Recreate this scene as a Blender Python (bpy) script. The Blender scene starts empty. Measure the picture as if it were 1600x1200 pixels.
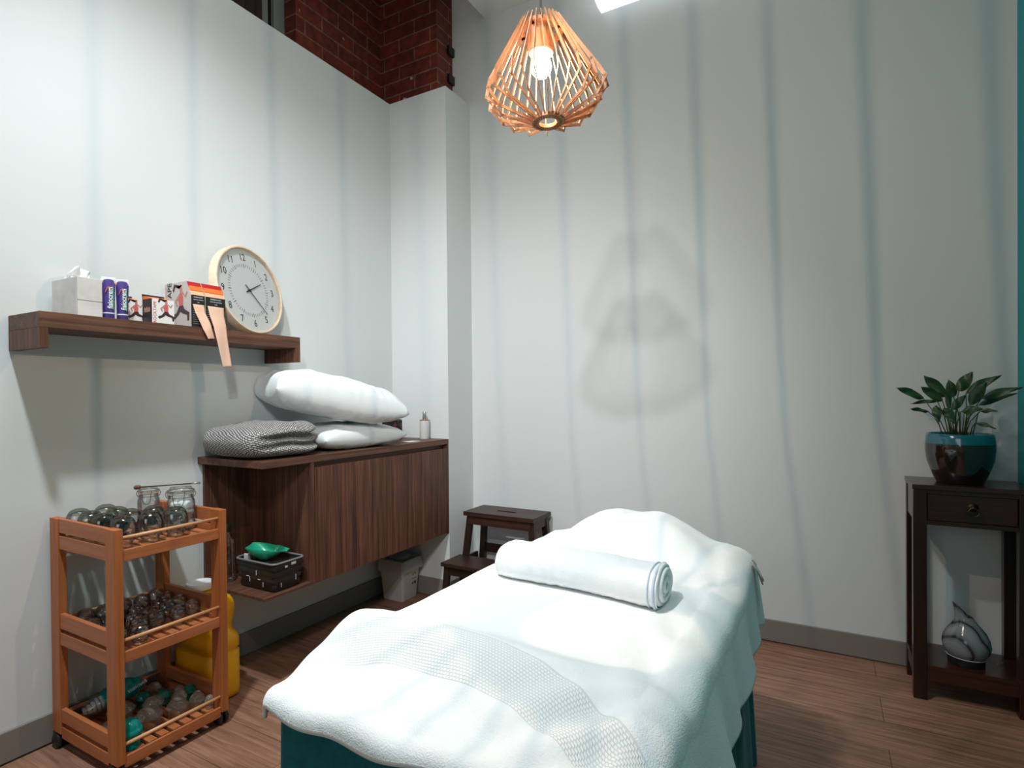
import bpy, bmesh, math, random
from mathutils import Vector, Matrix, noise
random.seed(7)
COL = bpy.context.scene.collection
PI = math.pi
# ------------------------------------------------------------------ helpers
def mk(name, bm, mats, parent=None, loc=None, smooth=False):
    me = bpy.data.meshes.new(name)
    if loc is not None:
        bmesh.ops.translate(bm, verts=bm.verts, vec=-Vector(loc))
    bmesh.ops.recalc_face_normals(bm, faces=bm.faces)
    for f in bm.faces: f.smooth = smooth
    bm.to_mesh(me); bm.free()
    o = bpy.data.objects.new(name, me); COL.objects.link(o)
    for m in (mats if isinstance(mats, (list, tuple)) else [mats]): me.materials.append(m)
    if parent is not None: o.parent = parent
    elif loc is not None: o.location = loc
    return o
def auto(o, ang=40):
    me = o.data
    me.shade_smooth()
    me.set_sharp_from_angle(angle=math.radians(ang))
    return o
def tag(o, label=None, cat=None, group=None, kind=None):
    if label: o['label'] = label
    if cat: o['category'] = cat
    if group: o['group'] = group
    if kind: o['kind'] = kind
    return o
def struct(name, bm, m, smooth=False):
    return tag(mk(name, bm, m, smooth=smooth), kind='structure')
def thing(name, label, cat, loc, group=None, rz=0):
    o = bpy.data.objects.new(name, None); COL.objects.link(o)
    o.location = loc; o.rotation_euler = (0, 0, rz); o.empty_display_size = .05
    return tag(o, label, cat, group)
def box(bm, x0, x1, y0, y1, z0, z1, bev=0, mi=0, seg=2):
    r = bmesh.ops.create_cube(bm, size=1)
    vs = r['verts']
    for v in vs:
        v.co = Vector(((x0+x1)/2 + v.co.x*(x1-x0), (y0+y1)/2 + v.co.y*(y1-y0), (z0+z1)/2 + v.co.z*(z1-z0)))
    fs = set(f for v in vs for f in v.link_faces)
    for f in fs: f.material_index = mi
    if bev:
        es = list(set(e for v in vs for e in v.link_edges))
        bmesh.ops.bevel(bm, geom=es, offset=bev, segments=seg, profile=.5, affect='EDGES')
    return bm
def B(*a, **k):
    bm = bmesh.new(); return box(bm, *a, **k)
def hexa(bm, pts, mi=0):
    vs = [bm.verts.new(p) for p in pts]     # 4 bottom, 4 top, same order
    for q in ((3,2,1,0),(4,5,6,7),(0,1,5,4),(1,2,6,5),(2,3,7,6),(3,0,4,7)):
        f = bm.faces.new([vs[i] for i in q]); f.material_index = mi
def bar(bm, a, b, w, d, up=Vector((0,0,1)), w2=None, d2=None):
    a, b = Vector(a), Vector(b); t = (b-a).normalized()
    s = t.cross(up)
    if s.length < 1e-4: s = t.cross(Vector((1,0,0)))
    s.normalize(); n = s.cross(t)
    w2 = w2 or w; d2 = d2 or d
    pts = []
    for p, ww, dd in ((a,w,d),(b,w2,d2)):
        for i, j in ((-1,-1),(1,-1),(1,1),(-1,1)): pts.append(p + s*ww/2*i + n*dd/2*j)
    hexa(bm, pts)
def lathe(bm, prof, c=(0,0,0), seg=32, mi=0, sx=1, sy=1, mat=None, mis=None):
    rings = []
    c = Vector(c)
    M = mat or Matrix.Identity(3)
    for r, z in prof:
        if r < 1e-6: rings.append([bm.verts.new(c + M @ Vector((0,0,z)))])
        else: rings.append([bm.verts.new(c + M @ Vector((r*sx*math.cos(2*PI*k/seg), r*sy*math.sin(2*PI*k/seg), z))) for k in range(seg)])
    for i in range(len(rings)-1):
        A, Bq = rings[i], rings[i+1]
        for k in range(seg):
            k2 = (k+1) % seg
            if len(A) == 1 and len(Bq) == 1: break
            if len(A) == 1: f = bm.faces.new((A[0], Bq[k], Bq[k2]))
            elif len(Bq) == 1: f = bm.faces.new((A[k], A[k2], Bq[0]))
            else: f = bm.faces.new((A[k], A[k2], Bq[k2], Bq[k]))
            f.material_index = mis[i] if mis else mi
    return bm
def tube(bm, pts, r, seg=8, closed=False, cap=True):
    pts = [Vector(p) for p in pts]; n = len(pts); rings = []
    rs = r if isinstance(r, (list, tuple)) else [r]*n
    prev = None
    for i, p in enumerate(pts):
        if closed: t = pts[(i+1) % n] - pts[i-1]
        else: t = pts[min(i+1, n-1)] - pts[max(i-1, 0)]
        t.normalize()
        if prev is None:
            s = t.cross(Vector((0,0,1)))
            if s.length < 1e-3: s = t.cross(Vector((1,0,0)))
        else: s = prev - t*prev.dot(t)
        s.normalize(); prev = s; q = t.cross(s)
        rings.append([bm.verts.new(p + (s*math.cos(2*PI*k/seg) + q*math.sin(2*PI*k/seg))*rs[i]) for k in range(seg)])
    m = n if closed else n-1
    for i in range(m):
        A, Bq = rings[i], rings[(i+1) % n]
        for k in range(seg): bm.faces.new((A[k], A[(k+1) % seg], Bq[(k+1) % seg], Bq[k]))
    if cap and not closed:
        bm.faces.new(rings[0]); bm.faces.new(rings[-1])
    return bm
def sheet(bm, fn, nu, nv, uv=None, thick=0, mi=0):
    """grid surface fn(u,v) -> Vector, u,v in 0..1; optional uv(u,v)"""
    L = bm.loops.layers.uv.verify() if uv else None
    V = [[bm.verts.new(fn(i/nu, j/nv)) for j in range(nv+1)] for i in range(nu+1)]
    for i in range(nu):
        for j in range(nv):
            f = bm.faces.new((V[i][j], V[i+1][j], V[i+1][j+1], V[i][j+1])); f.material_index = mi
            if uv:
                for lp, (a, b) in zip(f.loops, ((i,j),(i+1,j),(i+1,j+1),(i,j+1))): lp[L].uv = uv(a/nu, b/nv)
    return bm
def text_mesh(s, size, M, mat, parent, name='lettering', extrude=.0004, sx=1, bold=0):
    c = bpy.data.curves.new('txt', 'FONT'); c.body = s; c.size = size; c.extrude = extrude
    c.align_x = 'CENTER'; c.align_y = 'CENTER'; c.offset = bold; c.resolution_u = 3
    to = bpy.data.objects.new('txt', c); COL.objects.link(to)
    bpy.context.view_layer.update()
    me = bpy.data.meshes.new_from_object(to.evaluated_get(bpy.context.evaluated_depsgraph_get()))
    bpy.data.objects.remove(to); bpy.data.curves.remove(c)
    me.name = name
    me.transform(Matrix.Diagonal((sx, 1, 1, 1))); me.transform(M)
    me.materials.clear(); me.materials.append(mat)
    o = bpy.data.objects.new(name, me); COL.objects.link(o)
    if parent: o.parent = parent
    return o
def frame(origin, xaxis, yaxis):
    x = Vector(xaxis).normalized(); y = Vector(yaxis).normalized(); z = x.cross(y)
    M = Matrix((x, y, z)).transposed().to_4x4(); M.translation = Vector(origin); return M
def poly_face(bm, pts2, M, thick=.0006, mi=0):
    vs = [bm.verts.new(M @ Vector((a, b, 0))) for a, b in pts2]
    f = bm.faces.new(vs); f.material_index = mi
    r = bmesh.ops.extrude_face_region(bm, geom=[f])
    n = (M.to_3x3() @ Vector((0,0,1)))*thick
    for v in r['geom']:
        if isinstance(v, bmesh.types.BMVert): v.co += n
        elif isinstance(v, bmesh.types.BMFace): v.material_index = mi
# ------------------------------------------------------------------ materials
def nodes(name):
    m = bpy.data.materials.new(name); m.use_nodes = True
    nt = m.node_tree; b = nt.nodes['Principled BSDF']
    return m, nt, b
def lnk(nt, a, b): nt.links.new(a, b)
def mat(name, col, rough=.5, metal=0, spec=.5, bump=0, bscale=200, sheen=0, trans=0, emis=None, estr=0, coat=0, sss=0, var=0, vscale=5):
    m, nt, b = nodes(name)
    b.inputs['Base Color'].default_value = (*col, 1); b.inputs['Roughness'].default_value = rough
    b.inputs['Metallic'].default_value = metal; b.inputs['Specular IOR Level'].default_value = spec
    b.inputs['Sheen Weight'].default_value = sheen; b.inputs['Transmission Weight'].default_value = trans
    b.inputs['Coat Weight'].default_value = coat
    if sss: b.inputs['Subsurface Weight'].default_value = sss; b.inputs['Subsurface Scale'].default_value = .01
    if emis: b.inputs['Emission Color'].default_value = (*emis, 1); b.inputs['Emission Strength'].default_value = estr
    tc = nt.nodes.new('ShaderNodeTexCoord')
    if bump:
        n = nt.nodes.new('ShaderNodeTexNoise'); n.inputs['Scale'].default_value = bscale; n.inputs['Detail'].default_value = 3
        lnk(nt, tc.outputs['Object'], n.inputs['Vector'])
        bp = nt.nodes.new('ShaderNodeBump'); bp.inputs['Strength'].default_value = bump; bp.inputs['Distance'].default_value = .002
        lnk(nt, n.outputs['Fac'], bp.inputs['Height']); lnk(nt, bp.outputs['Normal'], b.inputs['Normal'])
    if var:
        n = nt.nodes.new('ShaderNodeTexNoise'); n.inputs['Scale'].default_value = vscale; n.inputs['Detail'].default_value = 4
        lnk(nt, tc.outputs['Object'], n.inputs['Vector'])
        r = nt.nodes.new('ShaderNodeValToRGB')
        r.color_ramp.elements[0].position = .3; r.color_ramp.elements[1].position = .7
        r.color_ramp.elements[0].color = (*[c*(1-var) for c in col], 1); r.color_ramp.elements[1].color = (*[min(1, c*(1+var)) for c in col], 1)
        lnk(nt, n.outputs['Fac'], r.inputs['Fac']); lnk(nt, r.outputs['Color'], b.inputs['Base Color'])
    return m
def wood(name, c0, c1, axis='Z', scale=1.0, rough=.45, streak=40, coat=0, c2=None, spec=.5):
    """stretched grain along axis (object coordinates)"""
    m, nt, b = nodes(name)
    tc = nt.nodes.new('ShaderNodeTexCoord'); mp = nt.nodes.new('ShaderNodeMapping')
    s = [streak*scale]*3; s['XYZ'.index(axis)] = 1.2*scale
    mp.inputs['Scale'].default_value = s
    lnk(nt, tc.outputs['Object'], mp.inputs['Vector'])
    n = nt.nodes.new('ShaderNodeTexNoise'); n.inputs['Scale'].default_value = 1; n.inputs['Detail'].default_value = 6; n.inputs['Distortion'].default_value = .6
    lnk(nt, mp.outputs['Vector'], n.inputs['Vector'])
    n2 = nt.nodes.new('ShaderNodeTexNoise'); n2.inputs['Scale'].default_value = 4.5; n2.inputs['Detail'].default_value = 5
    mp2 = nt.nodes.new('ShaderNodeMapping'); mp2.inputs['Scale'].default_value = s
    lnk(nt, tc.outputs['Object'], mp2.inputs['Vector']); lnk(nt, mp2.outputs['Vector'], n2.inputs['Vector'])
    mx = nt.nodes.new('ShaderNodeMath'); mx.operation = 'MULTIPLY_ADD'; mx.inputs[1].default_value = .45
    lnk(nt, n2.outputs['Fac'], mx.inputs[0]);
    ml = nt.nodes.new('ShaderNodeMath'); ml.operation = 'MULTIPLY'; ml.inputs[1].default_value = .55
    lnk(nt, n.outputs['Fac'], ml.inputs[0]); lnk(nt, ml.outputs[0], mx.inputs[2])
    r = nt.nodes.new('ShaderNodeValToRGB'); e = r.color_ramp.elements
    e[0].position = .36; e[0].color = (*c0, 1); e[1].position = .64; e[1].color = (*c1, 1)
    if c2: q = e.new(.5); q.color = (*c2, 1)
    lnk(nt, mx.outputs[0], r.inputs['Fac']); lnk(nt, r.outputs['Color'], b.inputs['Base Color'])
    b.inputs['Roughness'].default_value = rough; b.inputs['Coat Weight'].default_value = coat; b.inputs['Specular IOR Level'].default_value = spec
    bp = nt.nodes.new('ShaderNodeBump'); bp.inputs['Strength'].default_value = .12; bp.inputs['Distance'].default_value = .001
    lnk(nt, mx.outputs[0], bp.inputs['Height']); lnk(nt, bp.outputs['Normal'], b.inputs['Normal'])
    return m
def glass(name, tint, edge, gloss=.12, rough=.02, body=0.0, bodycol=(1,1,1), maxd=1.0):
    """thin glass: clear face-on, darker and shinier towards grazing view"""
    m = bpy.data.materials.new(name); m.use_nodes = True; nt = m.node_tree; nt.nodes.clear()
    out = nt.nodes.new('ShaderNodeOutputMaterial')
    lw = nt.nodes.new('ShaderNodeLayerWeight'); lw.inputs['Blend'].default_value = .35
    cr = nt.nodes.new('ShaderNodeValToRGB'); cr.color_ramp.elements[0].color = (*tint, 1); cr.color_ramp.elements[1].color = (*edge, 1)
    cr.color_ramp.elements[0].position = .35; cr.color_ramp.elements[1].position = 1
    lnk(nt, lw.outputs['Facing'], cr.inputs['Fac'])
    tr = nt.nodes.new('ShaderNodeBsdfTransparent'); lnk(nt, cr.outputs['Color'], tr.inputs['Color'])
    gl = nt.nodes.new('ShaderNodeBsdfGlossy'); gl.inputs['Roughness'].default_value = rough
    fr = nt.nodes.new('ShaderNodeMath'); fr.operation = 'MULTIPLY_ADD'; fr.inputs[1].default_value = .5; fr.inputs[2].default_value = gloss*.5
    lnk(nt, lw.outputs['Fresnel'], fr.inputs[0])
    mx = nt.nodes.new('ShaderNodeMixShader'); lnk(nt, fr.outputs[0], mx.inputs[0]); lnk(nt, tr.outputs[0], mx.inputs[1]); lnk(nt, gl.outputs[0], mx.inputs[2])
    last = mx
    if body:
        df = nt.nodes.new('ShaderNodeBsdfDiffuse'); df.inputs['Color'].default_value = (*bodycol, 1)
        tl = nt.nodes.new('ShaderNodeBsdfTranslucent'); tl.inputs['Color'].default_value = (*bodycol, 1)
        ad = nt.nodes.new('ShaderNodeMixShader'); ad.inputs[0].default_value = .4; lnk(nt, df.outputs[0], ad.inputs[1]); lnk(nt, tl.outputs[0], ad.inputs[2])
        m2 = nt.nodes.new('ShaderNodeMixShader'); m2.inputs[0].default_value = body
        lnk(nt, mx.outputs[0], m2.inputs[1]); lnk(nt, ad.outputs[0], m2.inputs[2]); last = m2
    lnk(nt, last.outputs[0], out.inputs['Surface'])
    return m
def brickmat():
    m, nt, b = nodes('red_brick')
    g = nt.nodes.new('ShaderNodeNewGeometry'); tc = nt.nodes.new('ShaderNodeTexCoord')
    sp = nt.nodes.new('ShaderNodeSeparateXYZ'); lnk(nt, tc.outputs['Object'], sp.inputs[0])
    sn = nt.nodes.new('ShaderNodeSeparateXYZ'); lnk(nt, g.outputs['True Normal'], sn.inputs[0])
    ab = nt.nodes.new('ShaderNodeMath'); ab.operation = 'ABSOLUTE'; lnk(nt, sn.outputs[0], ab.inputs[0])
    mx = nt.nodes.new('ShaderNodeMix'); lnk(nt, ab.outputs[0], mx.inputs[0]); lnk(nt, sp.outputs[0], mx.inputs[2]); lnk(nt, sp.outputs[1], mx.inputs[3])
    cb = nt.nodes.new('ShaderNodeCombineXYZ'); lnk(nt, mx.outputs[0], cb.inputs[0]); lnk(nt, sp.outputs[2], cb.inputs[1])
    bt = nt.nodes.new('ShaderNodeTexBrick'); lnk(nt, cb.outputs[0], bt.inputs['Vector'])
    bt.inputs['Scale'].default_value = 1; bt.inputs['Brick Width'].default_value = .235; bt.inputs['Row Height'].default_value = .083
    bt.inputs['Mortar Size'].default_value = .0045; bt.inputs['Mortar Smooth'].default_value = .3; bt.inputs['Bias'].default_value = -.2
    bt.inputs['Color1'].default_value = (.20, .032, .016, 1); bt.inputs['Color2'].default_value = (.10, .020, .013, 1)
    bt.inputs['Mortar'].default_value = (.24, .15, .10, 1)
    n = nt.nodes.new('ShaderNodeTexNoise'); n.inputs['Scale'].default_value = 25; n.inputs['Detail'].default_value = 6
    lnk(nt, tc.outputs['Object'], n.inputs['Vector'])
    r = nt.nodes.new('ShaderNodeValToRGB'); r.color_ramp.elements[0].color = (.55,.5,.5,1); r.color_ramp.elements[1].color = (1.3,1.2,1.1,1)
    r.color_ramp.elements[0].position = .3; r.color_ramp.elements[1].position = .7
    lnk(nt, n.outputs['Fac'], r.inputs['Fac'])
    mm = nt.nodes.new('ShaderNodeMix'); mm.data_type = 'RGBA'; mm.blend_type = 'MULTIPLY'; mm.inputs[0].default_value = 1
    lnk(nt, bt.outputs['Color'], mm.inputs[6]); lnk(nt, r.outputs['Color'], mm.inputs[7])
    # pale paint splashes
    n3 = nt.nodes.new('ShaderNodeTexNoise'); n3.inputs['Scale'].default_value = 16; n3.inputs['Detail'].default_value = 3
    lnk(nt, tc.outputs['Object'], n3.inputs['Vector'])
    r3 = nt.nodes.new('ShaderNodeValToRGB'); r3.color_ramp.elements[0].position = .715; r3.color_ramp.elements[1].position = .735
    lnk(nt, n3.outputs['Fac'], r3.inputs['Fac'])
    m4 = nt.nodes.new('ShaderNodeMix'); m4.data_type = 'RGBA'; m4.inputs[7].default_value = (.55,.42,.34,1)
    lnk(nt, r3.outputs['Color'], m4.inputs[0]); lnk(nt, mm.outputs[2], m4.inputs[6]); lnk(nt, m4.outputs[2], b.inputs['Base Color'])
    b.inputs['Roughness'].default_value = .6
    bp = nt.nodes.new('ShaderNodeBump'); bp.inputs['Strength'].default_value = .5; bp.inputs['Distance'].default_value = .006; bp.invert = True
    ad = nt.nodes.new('ShaderNodeMath'); ad.operation = 'MULTIPLY_ADD'; ad.inputs[1].default_value = -.25
    lnk(nt, n.outputs['Fac'], ad.inputs[0]); lnk(nt, bt.outputs['Fac'], ad.inputs[2]); lnk(nt, ad.outputs[0], bp.inputs['Height'])
    lnk(nt, bp.outputs['Normal'], b.inputs['Normal'])
    return m
def floormat():
    m, nt, b = nodes('timber_floor')
    tc = nt.nodes.new('ShaderNodeTexCoord')
    bt = nt.nodes.new('ShaderNodeTexBrick'); lnk(nt, tc.outputs['Object'], bt.inputs['Vector'])
    bt.inputs['Scale'].default_value = 1; bt.inputs['Brick Width'].default_value = 1.22; bt.inputs['Row Height'].default_value = .18
    bt.inputs['Mortar Size'].default_value = .0011; bt.inputs['Mortar Smooth'].default_value = .1; bt.offset = .37
    bt.inputs['Color1'].default_value = (.335, .175, .115, 1); bt.inputs['Color2'].default_value = (.285, .148, .097, 1); bt.inputs['Mortar'].default_value = (.09, .04, .025, 1)
    mp = nt.nodes.new('ShaderNodeMapping'); mp.inputs['Scale'].default_value = (2.5, 42, 1); lnk(nt, tc.outputs['Object'], mp.inputs['Vector'])
    n = nt.nodes.new('ShaderNodeTexNoise'); n.inputs['Scale'].default_value = 1.4; n.inputs['Detail'].default_value = 7; n.inputs['Distortion'].default_value = 1.0
    lnk(nt, mp.outputs['Vector'], n.inputs['Vector'])
    r = nt.nodes.new('ShaderNodeValToRGB'); r.color_ramp.elements[0].color = (.62,.58,.56,1); r.color_ramp.elements[1].color = (1.25,1.25,1.25,1)
    r.color_ramp.elements[0].position = .3; r.color_ramp.elements[1].position = .7
    lnk(nt, n.outputs['Fac'], r.inputs['Fac'])
    mm = nt.nodes.new('ShaderNodeMix'); mm.data_type = 'RGBA'; mm.blend_type = 'MULTIPLY'; mm.inputs[0].default_value = 1
    lnk(nt, bt.outputs['Color'], mm.inputs[6]); lnk(nt, r.outputs['Color'], mm.inputs[7]); lnk(nt, mm.outputs[2], b.inputs['Base Color'])
    b.inputs['Roughness'].default_value = .42; b.inputs['Specular IOR Level'].default_value = .35
    return m
def toweldmat():
    """white terry with a waffle band; uv in metres, v = 0 at the band's upper line"""
    m, nt, b = nodes('white_terry')
    b.inputs['Base Color'].default_value = (.92, .925, .92, 1); b.inputs['Roughness'].default_value = .95; b.inputs['Sheen Weight'].default_value = .25
    b.inputs['Specular IOR Level'].default_value = .1
    uv = nt.nodes.new('ShaderNodeTexCoord')
    n = nt.nodes.new('ShaderNodeTexNoise'); n.inputs['Scale'].default_value = 420; n.inputs['Detail'].default_value = 2
    lnk(nt, uv.outputs['Object'], n.inputs['Vector'])
    n2 = nt.nodes.new('ShaderNodeTexNoise'); n2.inputs['Scale'].default_value = 60; n2.inputs['Detail'].default_value = 3
    lnk(nt, uv.outputs['Object'], n2.inputs['Vector'])
    bt = nt.nodes.new('ShaderNodeTexBrick'); bt.inputs['Scale'].default_value = 1; bt.inputs['Brick Width'].default_value = .0068; bt.inputs['Row Height'].default_value = .0052
    bt.inputs['Mortar Size'].default_value = .0009; bt.inputs['Mortar Smooth'].default_value = .8
    lnk(nt, uv.outputs['UV'], bt.inputs['Vector'])
    sp = nt.nodes.new('ShaderNodeSeparateXYZ'); lnk(nt, uv.outputs['UV'], sp.inputs[0])
    def cmp(a, op, val):
        q = nt.nodes.new('ShaderNodeMath'); q.operation = op; q.inputs[1].default_value = val; lnk(nt, a, q.inputs[0]); return q.outputs[0]
    inn = nt.nodes.new('ShaderNodeMath'); inn.operation = 'MULTIPLY'
    lnk(nt, cmp(sp.outputs[1], 'LESS_THAN', 0.0), inn.inputs[0]); lnk(nt, cmp(sp.outputs[1], 'GREATER_THAN', -.10), inn.inputs[1])
    # terry height
    th = nt.nodes.new('ShaderNodeMath'); th.operation = 'ADD'; lnk(nt, n.outputs['Fac'], th.inputs[0]); lnk(nt, n2.outputs['Fac'], th.inputs[1])
    wf = nt.nodes.new('ShaderNodeMath'); wf.operation = 'MULTIPLY_ADD'; wf.inputs[1].default_value = 1.3; wf.inputs[2].default_value = 0.0
    lnk(nt, bt.outputs['Fac'], wf.inputs[0])
    mh = nt.nodes.new('ShaderNodeMix'); lnk(nt, inn.outputs[0], mh.inputs[0]); lnk(nt, th.outputs[0], mh.inputs[2]); lnk(nt, wf.outputs[0], mh.inputs[3])
    bp = nt.nodes.new('ShaderNodeBump'); bp.inputs['Strength'].default_value = .55; bp.inputs['Distance'].default_value = .0022
    lnk(nt, mh.outputs[0], bp.inputs['Height']); lnk(nt, bp.outputs['Normal'], b.inputs['Normal'])
    # woven lines: darker thread seams of the band
    mc = nt.nodes.new('ShaderNodeMix'); mc.data_type = 'RGBA'; mc.inputs[6].default_value = (.92,.925,.92,1); mc.inputs[7].default_value = (.60,.60,.59,1)
    q = nt.nodes.new('ShaderNodeMath'); q.operation = 'MULTIPLY'; lnk(nt, inn.outputs[0], q.inputs[0]); lnk(nt, bt.outputs['Fac'], q.inputs[1])
    l1 = nt.nodes.new('ShaderNodeMath'); l1.operation = 'COMPARE'; l1.inputs[1].default_value = 0.002; l1.inputs[2].default_value = .0016; lnk(nt, sp.outputs[1], l1.inputs[0])
    q2 = nt.nodes.new('ShaderNodeMath'); q2.operation = 'MAXIMUM'; lnk(nt, q.outputs[0], q2.inputs[0]); lnk(nt, l1.outputs[0], q2.inputs[1])
    q3 = nt.nodes.new('ShaderNodeMath'); q3.operation = 'MULTIPLY'; q3.inputs[1].default_value = .55; lnk(nt, q2.outputs[0], q3.inputs[0])
    lnk(nt, q3.outputs[0], mc.inputs[0]); lnk(nt, mc.outputs[2], b.inputs['Base Color'])
    return m
def knitmat():
    m, nt, b = nodes('grey_knit')
    tc = nt.nodes.new('ShaderNodeTexCoord')
    bt = nt.nodes.new('ShaderNodeTexBrick'); bt.inputs['Scale'].default_value = 1; bt.inputs['Brick Width'].default_value = .0135; bt.inputs['Row Height'].default_value = .0078
    bt.inputs['Mortar Size'].default_value = .0017; bt.inputs['Mortar Smooth'].default_value = .5
    bt.inputs['Color1'].default_value = (.56,.53,.49,1); bt.inputs['Color2'].default_value = (.42,.40,.38,1); bt.inputs['Mortar'].default_value = (.045,.045,.055,1)
    mp = nt.nodes.new('ShaderNodeMapping'); mp.inputs['Rotation'].default_value = (0,0,.35)
    lnk(nt, tc.outputs['UV'], mp.inputs['Vector']); lnk(nt, mp.outputs['Vector'], bt.inputs['Vector'])
    lnk(nt, bt.outputs['Color'], b.inputs['Base Color']); b.inputs['Roughness'].default_value = .95; b.inputs['Specular IOR Level'].default_value = .1
    bp = nt.nodes.new('ShaderNodeBump'); bp.inputs['Strength'].default_value = .8; bp.inputs['Distance'].default_value = .003; bp.invert = True
    lnk(nt, bt.outputs['Fac'], bp.inputs['Height']); lnk(nt, bp.outputs['Normal'], b.inputs['Normal'])
    return m
M = {}
M['wall'] = mat('white_wall_paint', (.70,.715,.705), .75, bump=.10, bscale=350, spec=.25)
M['teal_wall'] = mat('teal_wall_paint', (.0,.30,.32), .6, bump=.08, bscale=300)
M['ceil'] = mat('white_ceiling_paint', (.74,.74,.73), .85)
M['skirt'] = mat('taupe_baseboard_paint', (.235,.205,.185), .6, spec=.3)
M['brick'] = brickmat(); M['floor'] = floormat(); M['towel'] = toweldmat(); M['knit'] = knitmat()
M['terry'] = mat('white_terry_roll', (.91,.915,.91), .95, spec=.1, bump=.55, bscale=380, sheen=.2)
M['hemline'] = mat('pale_blue_hem', (.62,.68,.78), .9, spec=.1)
M['teal_cloth'] = mat('teal_fleece', (.004,.135,.155), .95, spec=.1, bump=.5, bscale=260, sheen=.15, var=.18, vscale=30)
M['walnut_v'] = wood('walnut_laminate', (.050,.020,.012), (.20,.082,.046), 'Z', 1.1, .5, 38, c2=(.115,.045,.026), spec=.35)
M['walnut_h'] = wood('walnut_laminate_long', (.060,.026,.016), (.175,.078,.046), 'Y', 1.1, .5, 38, c2=(.11,.048,.028), spec=.35)
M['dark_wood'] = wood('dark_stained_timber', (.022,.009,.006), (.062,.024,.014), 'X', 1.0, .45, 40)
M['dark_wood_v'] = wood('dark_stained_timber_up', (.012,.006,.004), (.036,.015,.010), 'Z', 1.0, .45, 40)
M['rose_x'] = wood('red_brown_timber', (.016,.0035,.002), (.055,.013,.0065), 'X', 1.0, .3, 30, coat=.3)
M['rose_z'] = wood('red_brown_timber_up', (.010,.003,.002), (.032,.008,.0045), 'Z', 1.0, .3, 30, coat=.3)
M['bamboo_z'] = wood('bamboo_up', (.36,.095,.024), (.52,.17,.048), 'Z', 1.0, .45, 34)
M['bamboo_x'] = wood('bamboo_cross', (.38,.105,.034), (.52,.18,.066), 'X', 1.0, .45, 30)
M['bamboo_y'] = wood('bamboo_long', (.38,.105,.034), (.52,.18,.066), 'Y', 1.0, .45, 30)
M['dowel'] = wood('pale_dowel', (.58,.27,.12), (.70,.37,.18), 'Y', 1.0, .4, 30)
M['lampwood'] = wood('pale_ply', (.36,.155,.065), (.56,.28,.13), 'Z', 1.0, .5, 30)
M['clockwood'] = wood('pale_birch', (.68,.50,.34), (.80,.64,.47), 'Z', 1.0, .5, 20)
M['yellow'] = mat('yellow_plastic', (.95,.44,.003), .32, spec=.5, sss=.05)
M['capwhite'] = mat('white_plastic', (.78,.79,.78), .35)
M['black'] = mat('black_plastic', (.012,.012,.013), .4)
M['rubber'] = mat('black_rubber', (.012,.013,.015), .35)
M['basket'] = mat('black_woven_plastic', (.018,.017,.016), .35)
M['basketrim'] = mat('grey_plastic_rim', (.20,.20,.20), .35)
M['greenplastic'] = mat('green_plastic', (.02,.42,.25), .3, sss=.1)
M['leafgreen'] = mat('small_green_plastic', (.10,.25,.03), .4)
M['glass'] = glass('clear_glass', (.975,.985,.98), (.62,.66,.64), .10)
M['glassgreen'] = glass('thick_green_glass_base', (.76,.83,.785), (.27,.36,.30), .16)
M['glassdark'] = glass('smoky_glass', (.975,.965,.955), (.50,.47,.44), .18)
M['glassbrown'] = glass('dark_glass', (.30,.25,.2), (.05,.04,.03), .25)
M['silclear'] = glass('clear_silicone', (.84,.82,.77), (.40,.38,.34), .14, .12, .26, (.74,.70,.62))
M['silteal'] = glass('teal_silicone', (.05,.52,.48), (.02,.25,.23), .16, .15, .6, (.01,.52,.46))
M['silgreen'] = glass('green_silicone', (.08,.42,.33), (.02,.2,.16), .16, .15, .6, (.02,.34,.26))
M['film'] = glass('clear_plastic_film', (.93,.93,.92), (.55,.55,.55), .3, .12, .10, (.8,.8,.8))
M['tealfilm'] = glass('teal_plastic_film', (.05,.5,.5), (.02,.3,.3), .3, .15, .75, (0,.42,.44))
M['cotton'] = mat('cotton_wool', (.88,.88,.87), 1, spec=.05, bump=.6, bscale=120)
M['pillow'] = mat('white_cotton', (.80,.82,.82), .85, spec=.15, bump=.15, bscale=300)
M['metal'] = mat('brushed_steel', (.55,.53,.50), .3, 1)
M['wire'] = mat('dark_wire', (.13,.12,.11), .35, .8)
M['copper'] = mat('copper_collar', (.75,.33,.18), .35, .7)
M['tissuebox'] = mat('pale_wood_print_card', (.66,.62,.60), .6, var=.10, vscale=18)
M['tissue'] = mat('tissue_paper', (.88,.90,.90), .95, spec=.05)
M['purple'] = mat('purple_print', (.055,.03,.19), .35)
M['orange'] = mat('orange_print', (.85,.17,.03), .4)
M['red'] = mat('red_print', (.42,.015,.02), .4)
M['peachstripe'] = mat('pale_orange_print', (.85,.42,.24), .45)
M['cardwhite'] = mat('white_card', (.78,.76,.74), .5)
M['cardgrey'] = mat('pale_grey_card', (.55,.50,.46), .5)
M['cardblack'] = mat('black_card', (.015,.013,.014), .45)
M['skin'] = mat('printed_skin_tone', (.46,.22,.15), .5)
M['coral'] = mat('printed_coral', (.60,.12,.11), .5)
M['darkprint'] = mat('printed_dark', (.05,.02,.025), .5)
M['ink'] = mat('black_ink', (.012,.012,.012), .5)
M['inkred'] = mat('red_ink', (.50,.04,.03), .5)
M['inkwhite'] = mat('white_ink', (.80,.80,.80), .5)
M['inkgreen'] = mat('green_ink', (.10,.45,.25), .5)
M['tape'] = mat('peach_fabric_tape', (.80,.50,.36), .85, spec=.1, bump=.3, bscale=500)
M['clockface'] = mat('white_clock_face', (.82,.84,.85), .5)
M['soap'] = mat('marble_white_ceramic', (.72,.69,.66), .35, var=.06, vscale=30)
M['bin'] = mat('grey_white_plastic', (.62,.60,.57), .5)
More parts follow.
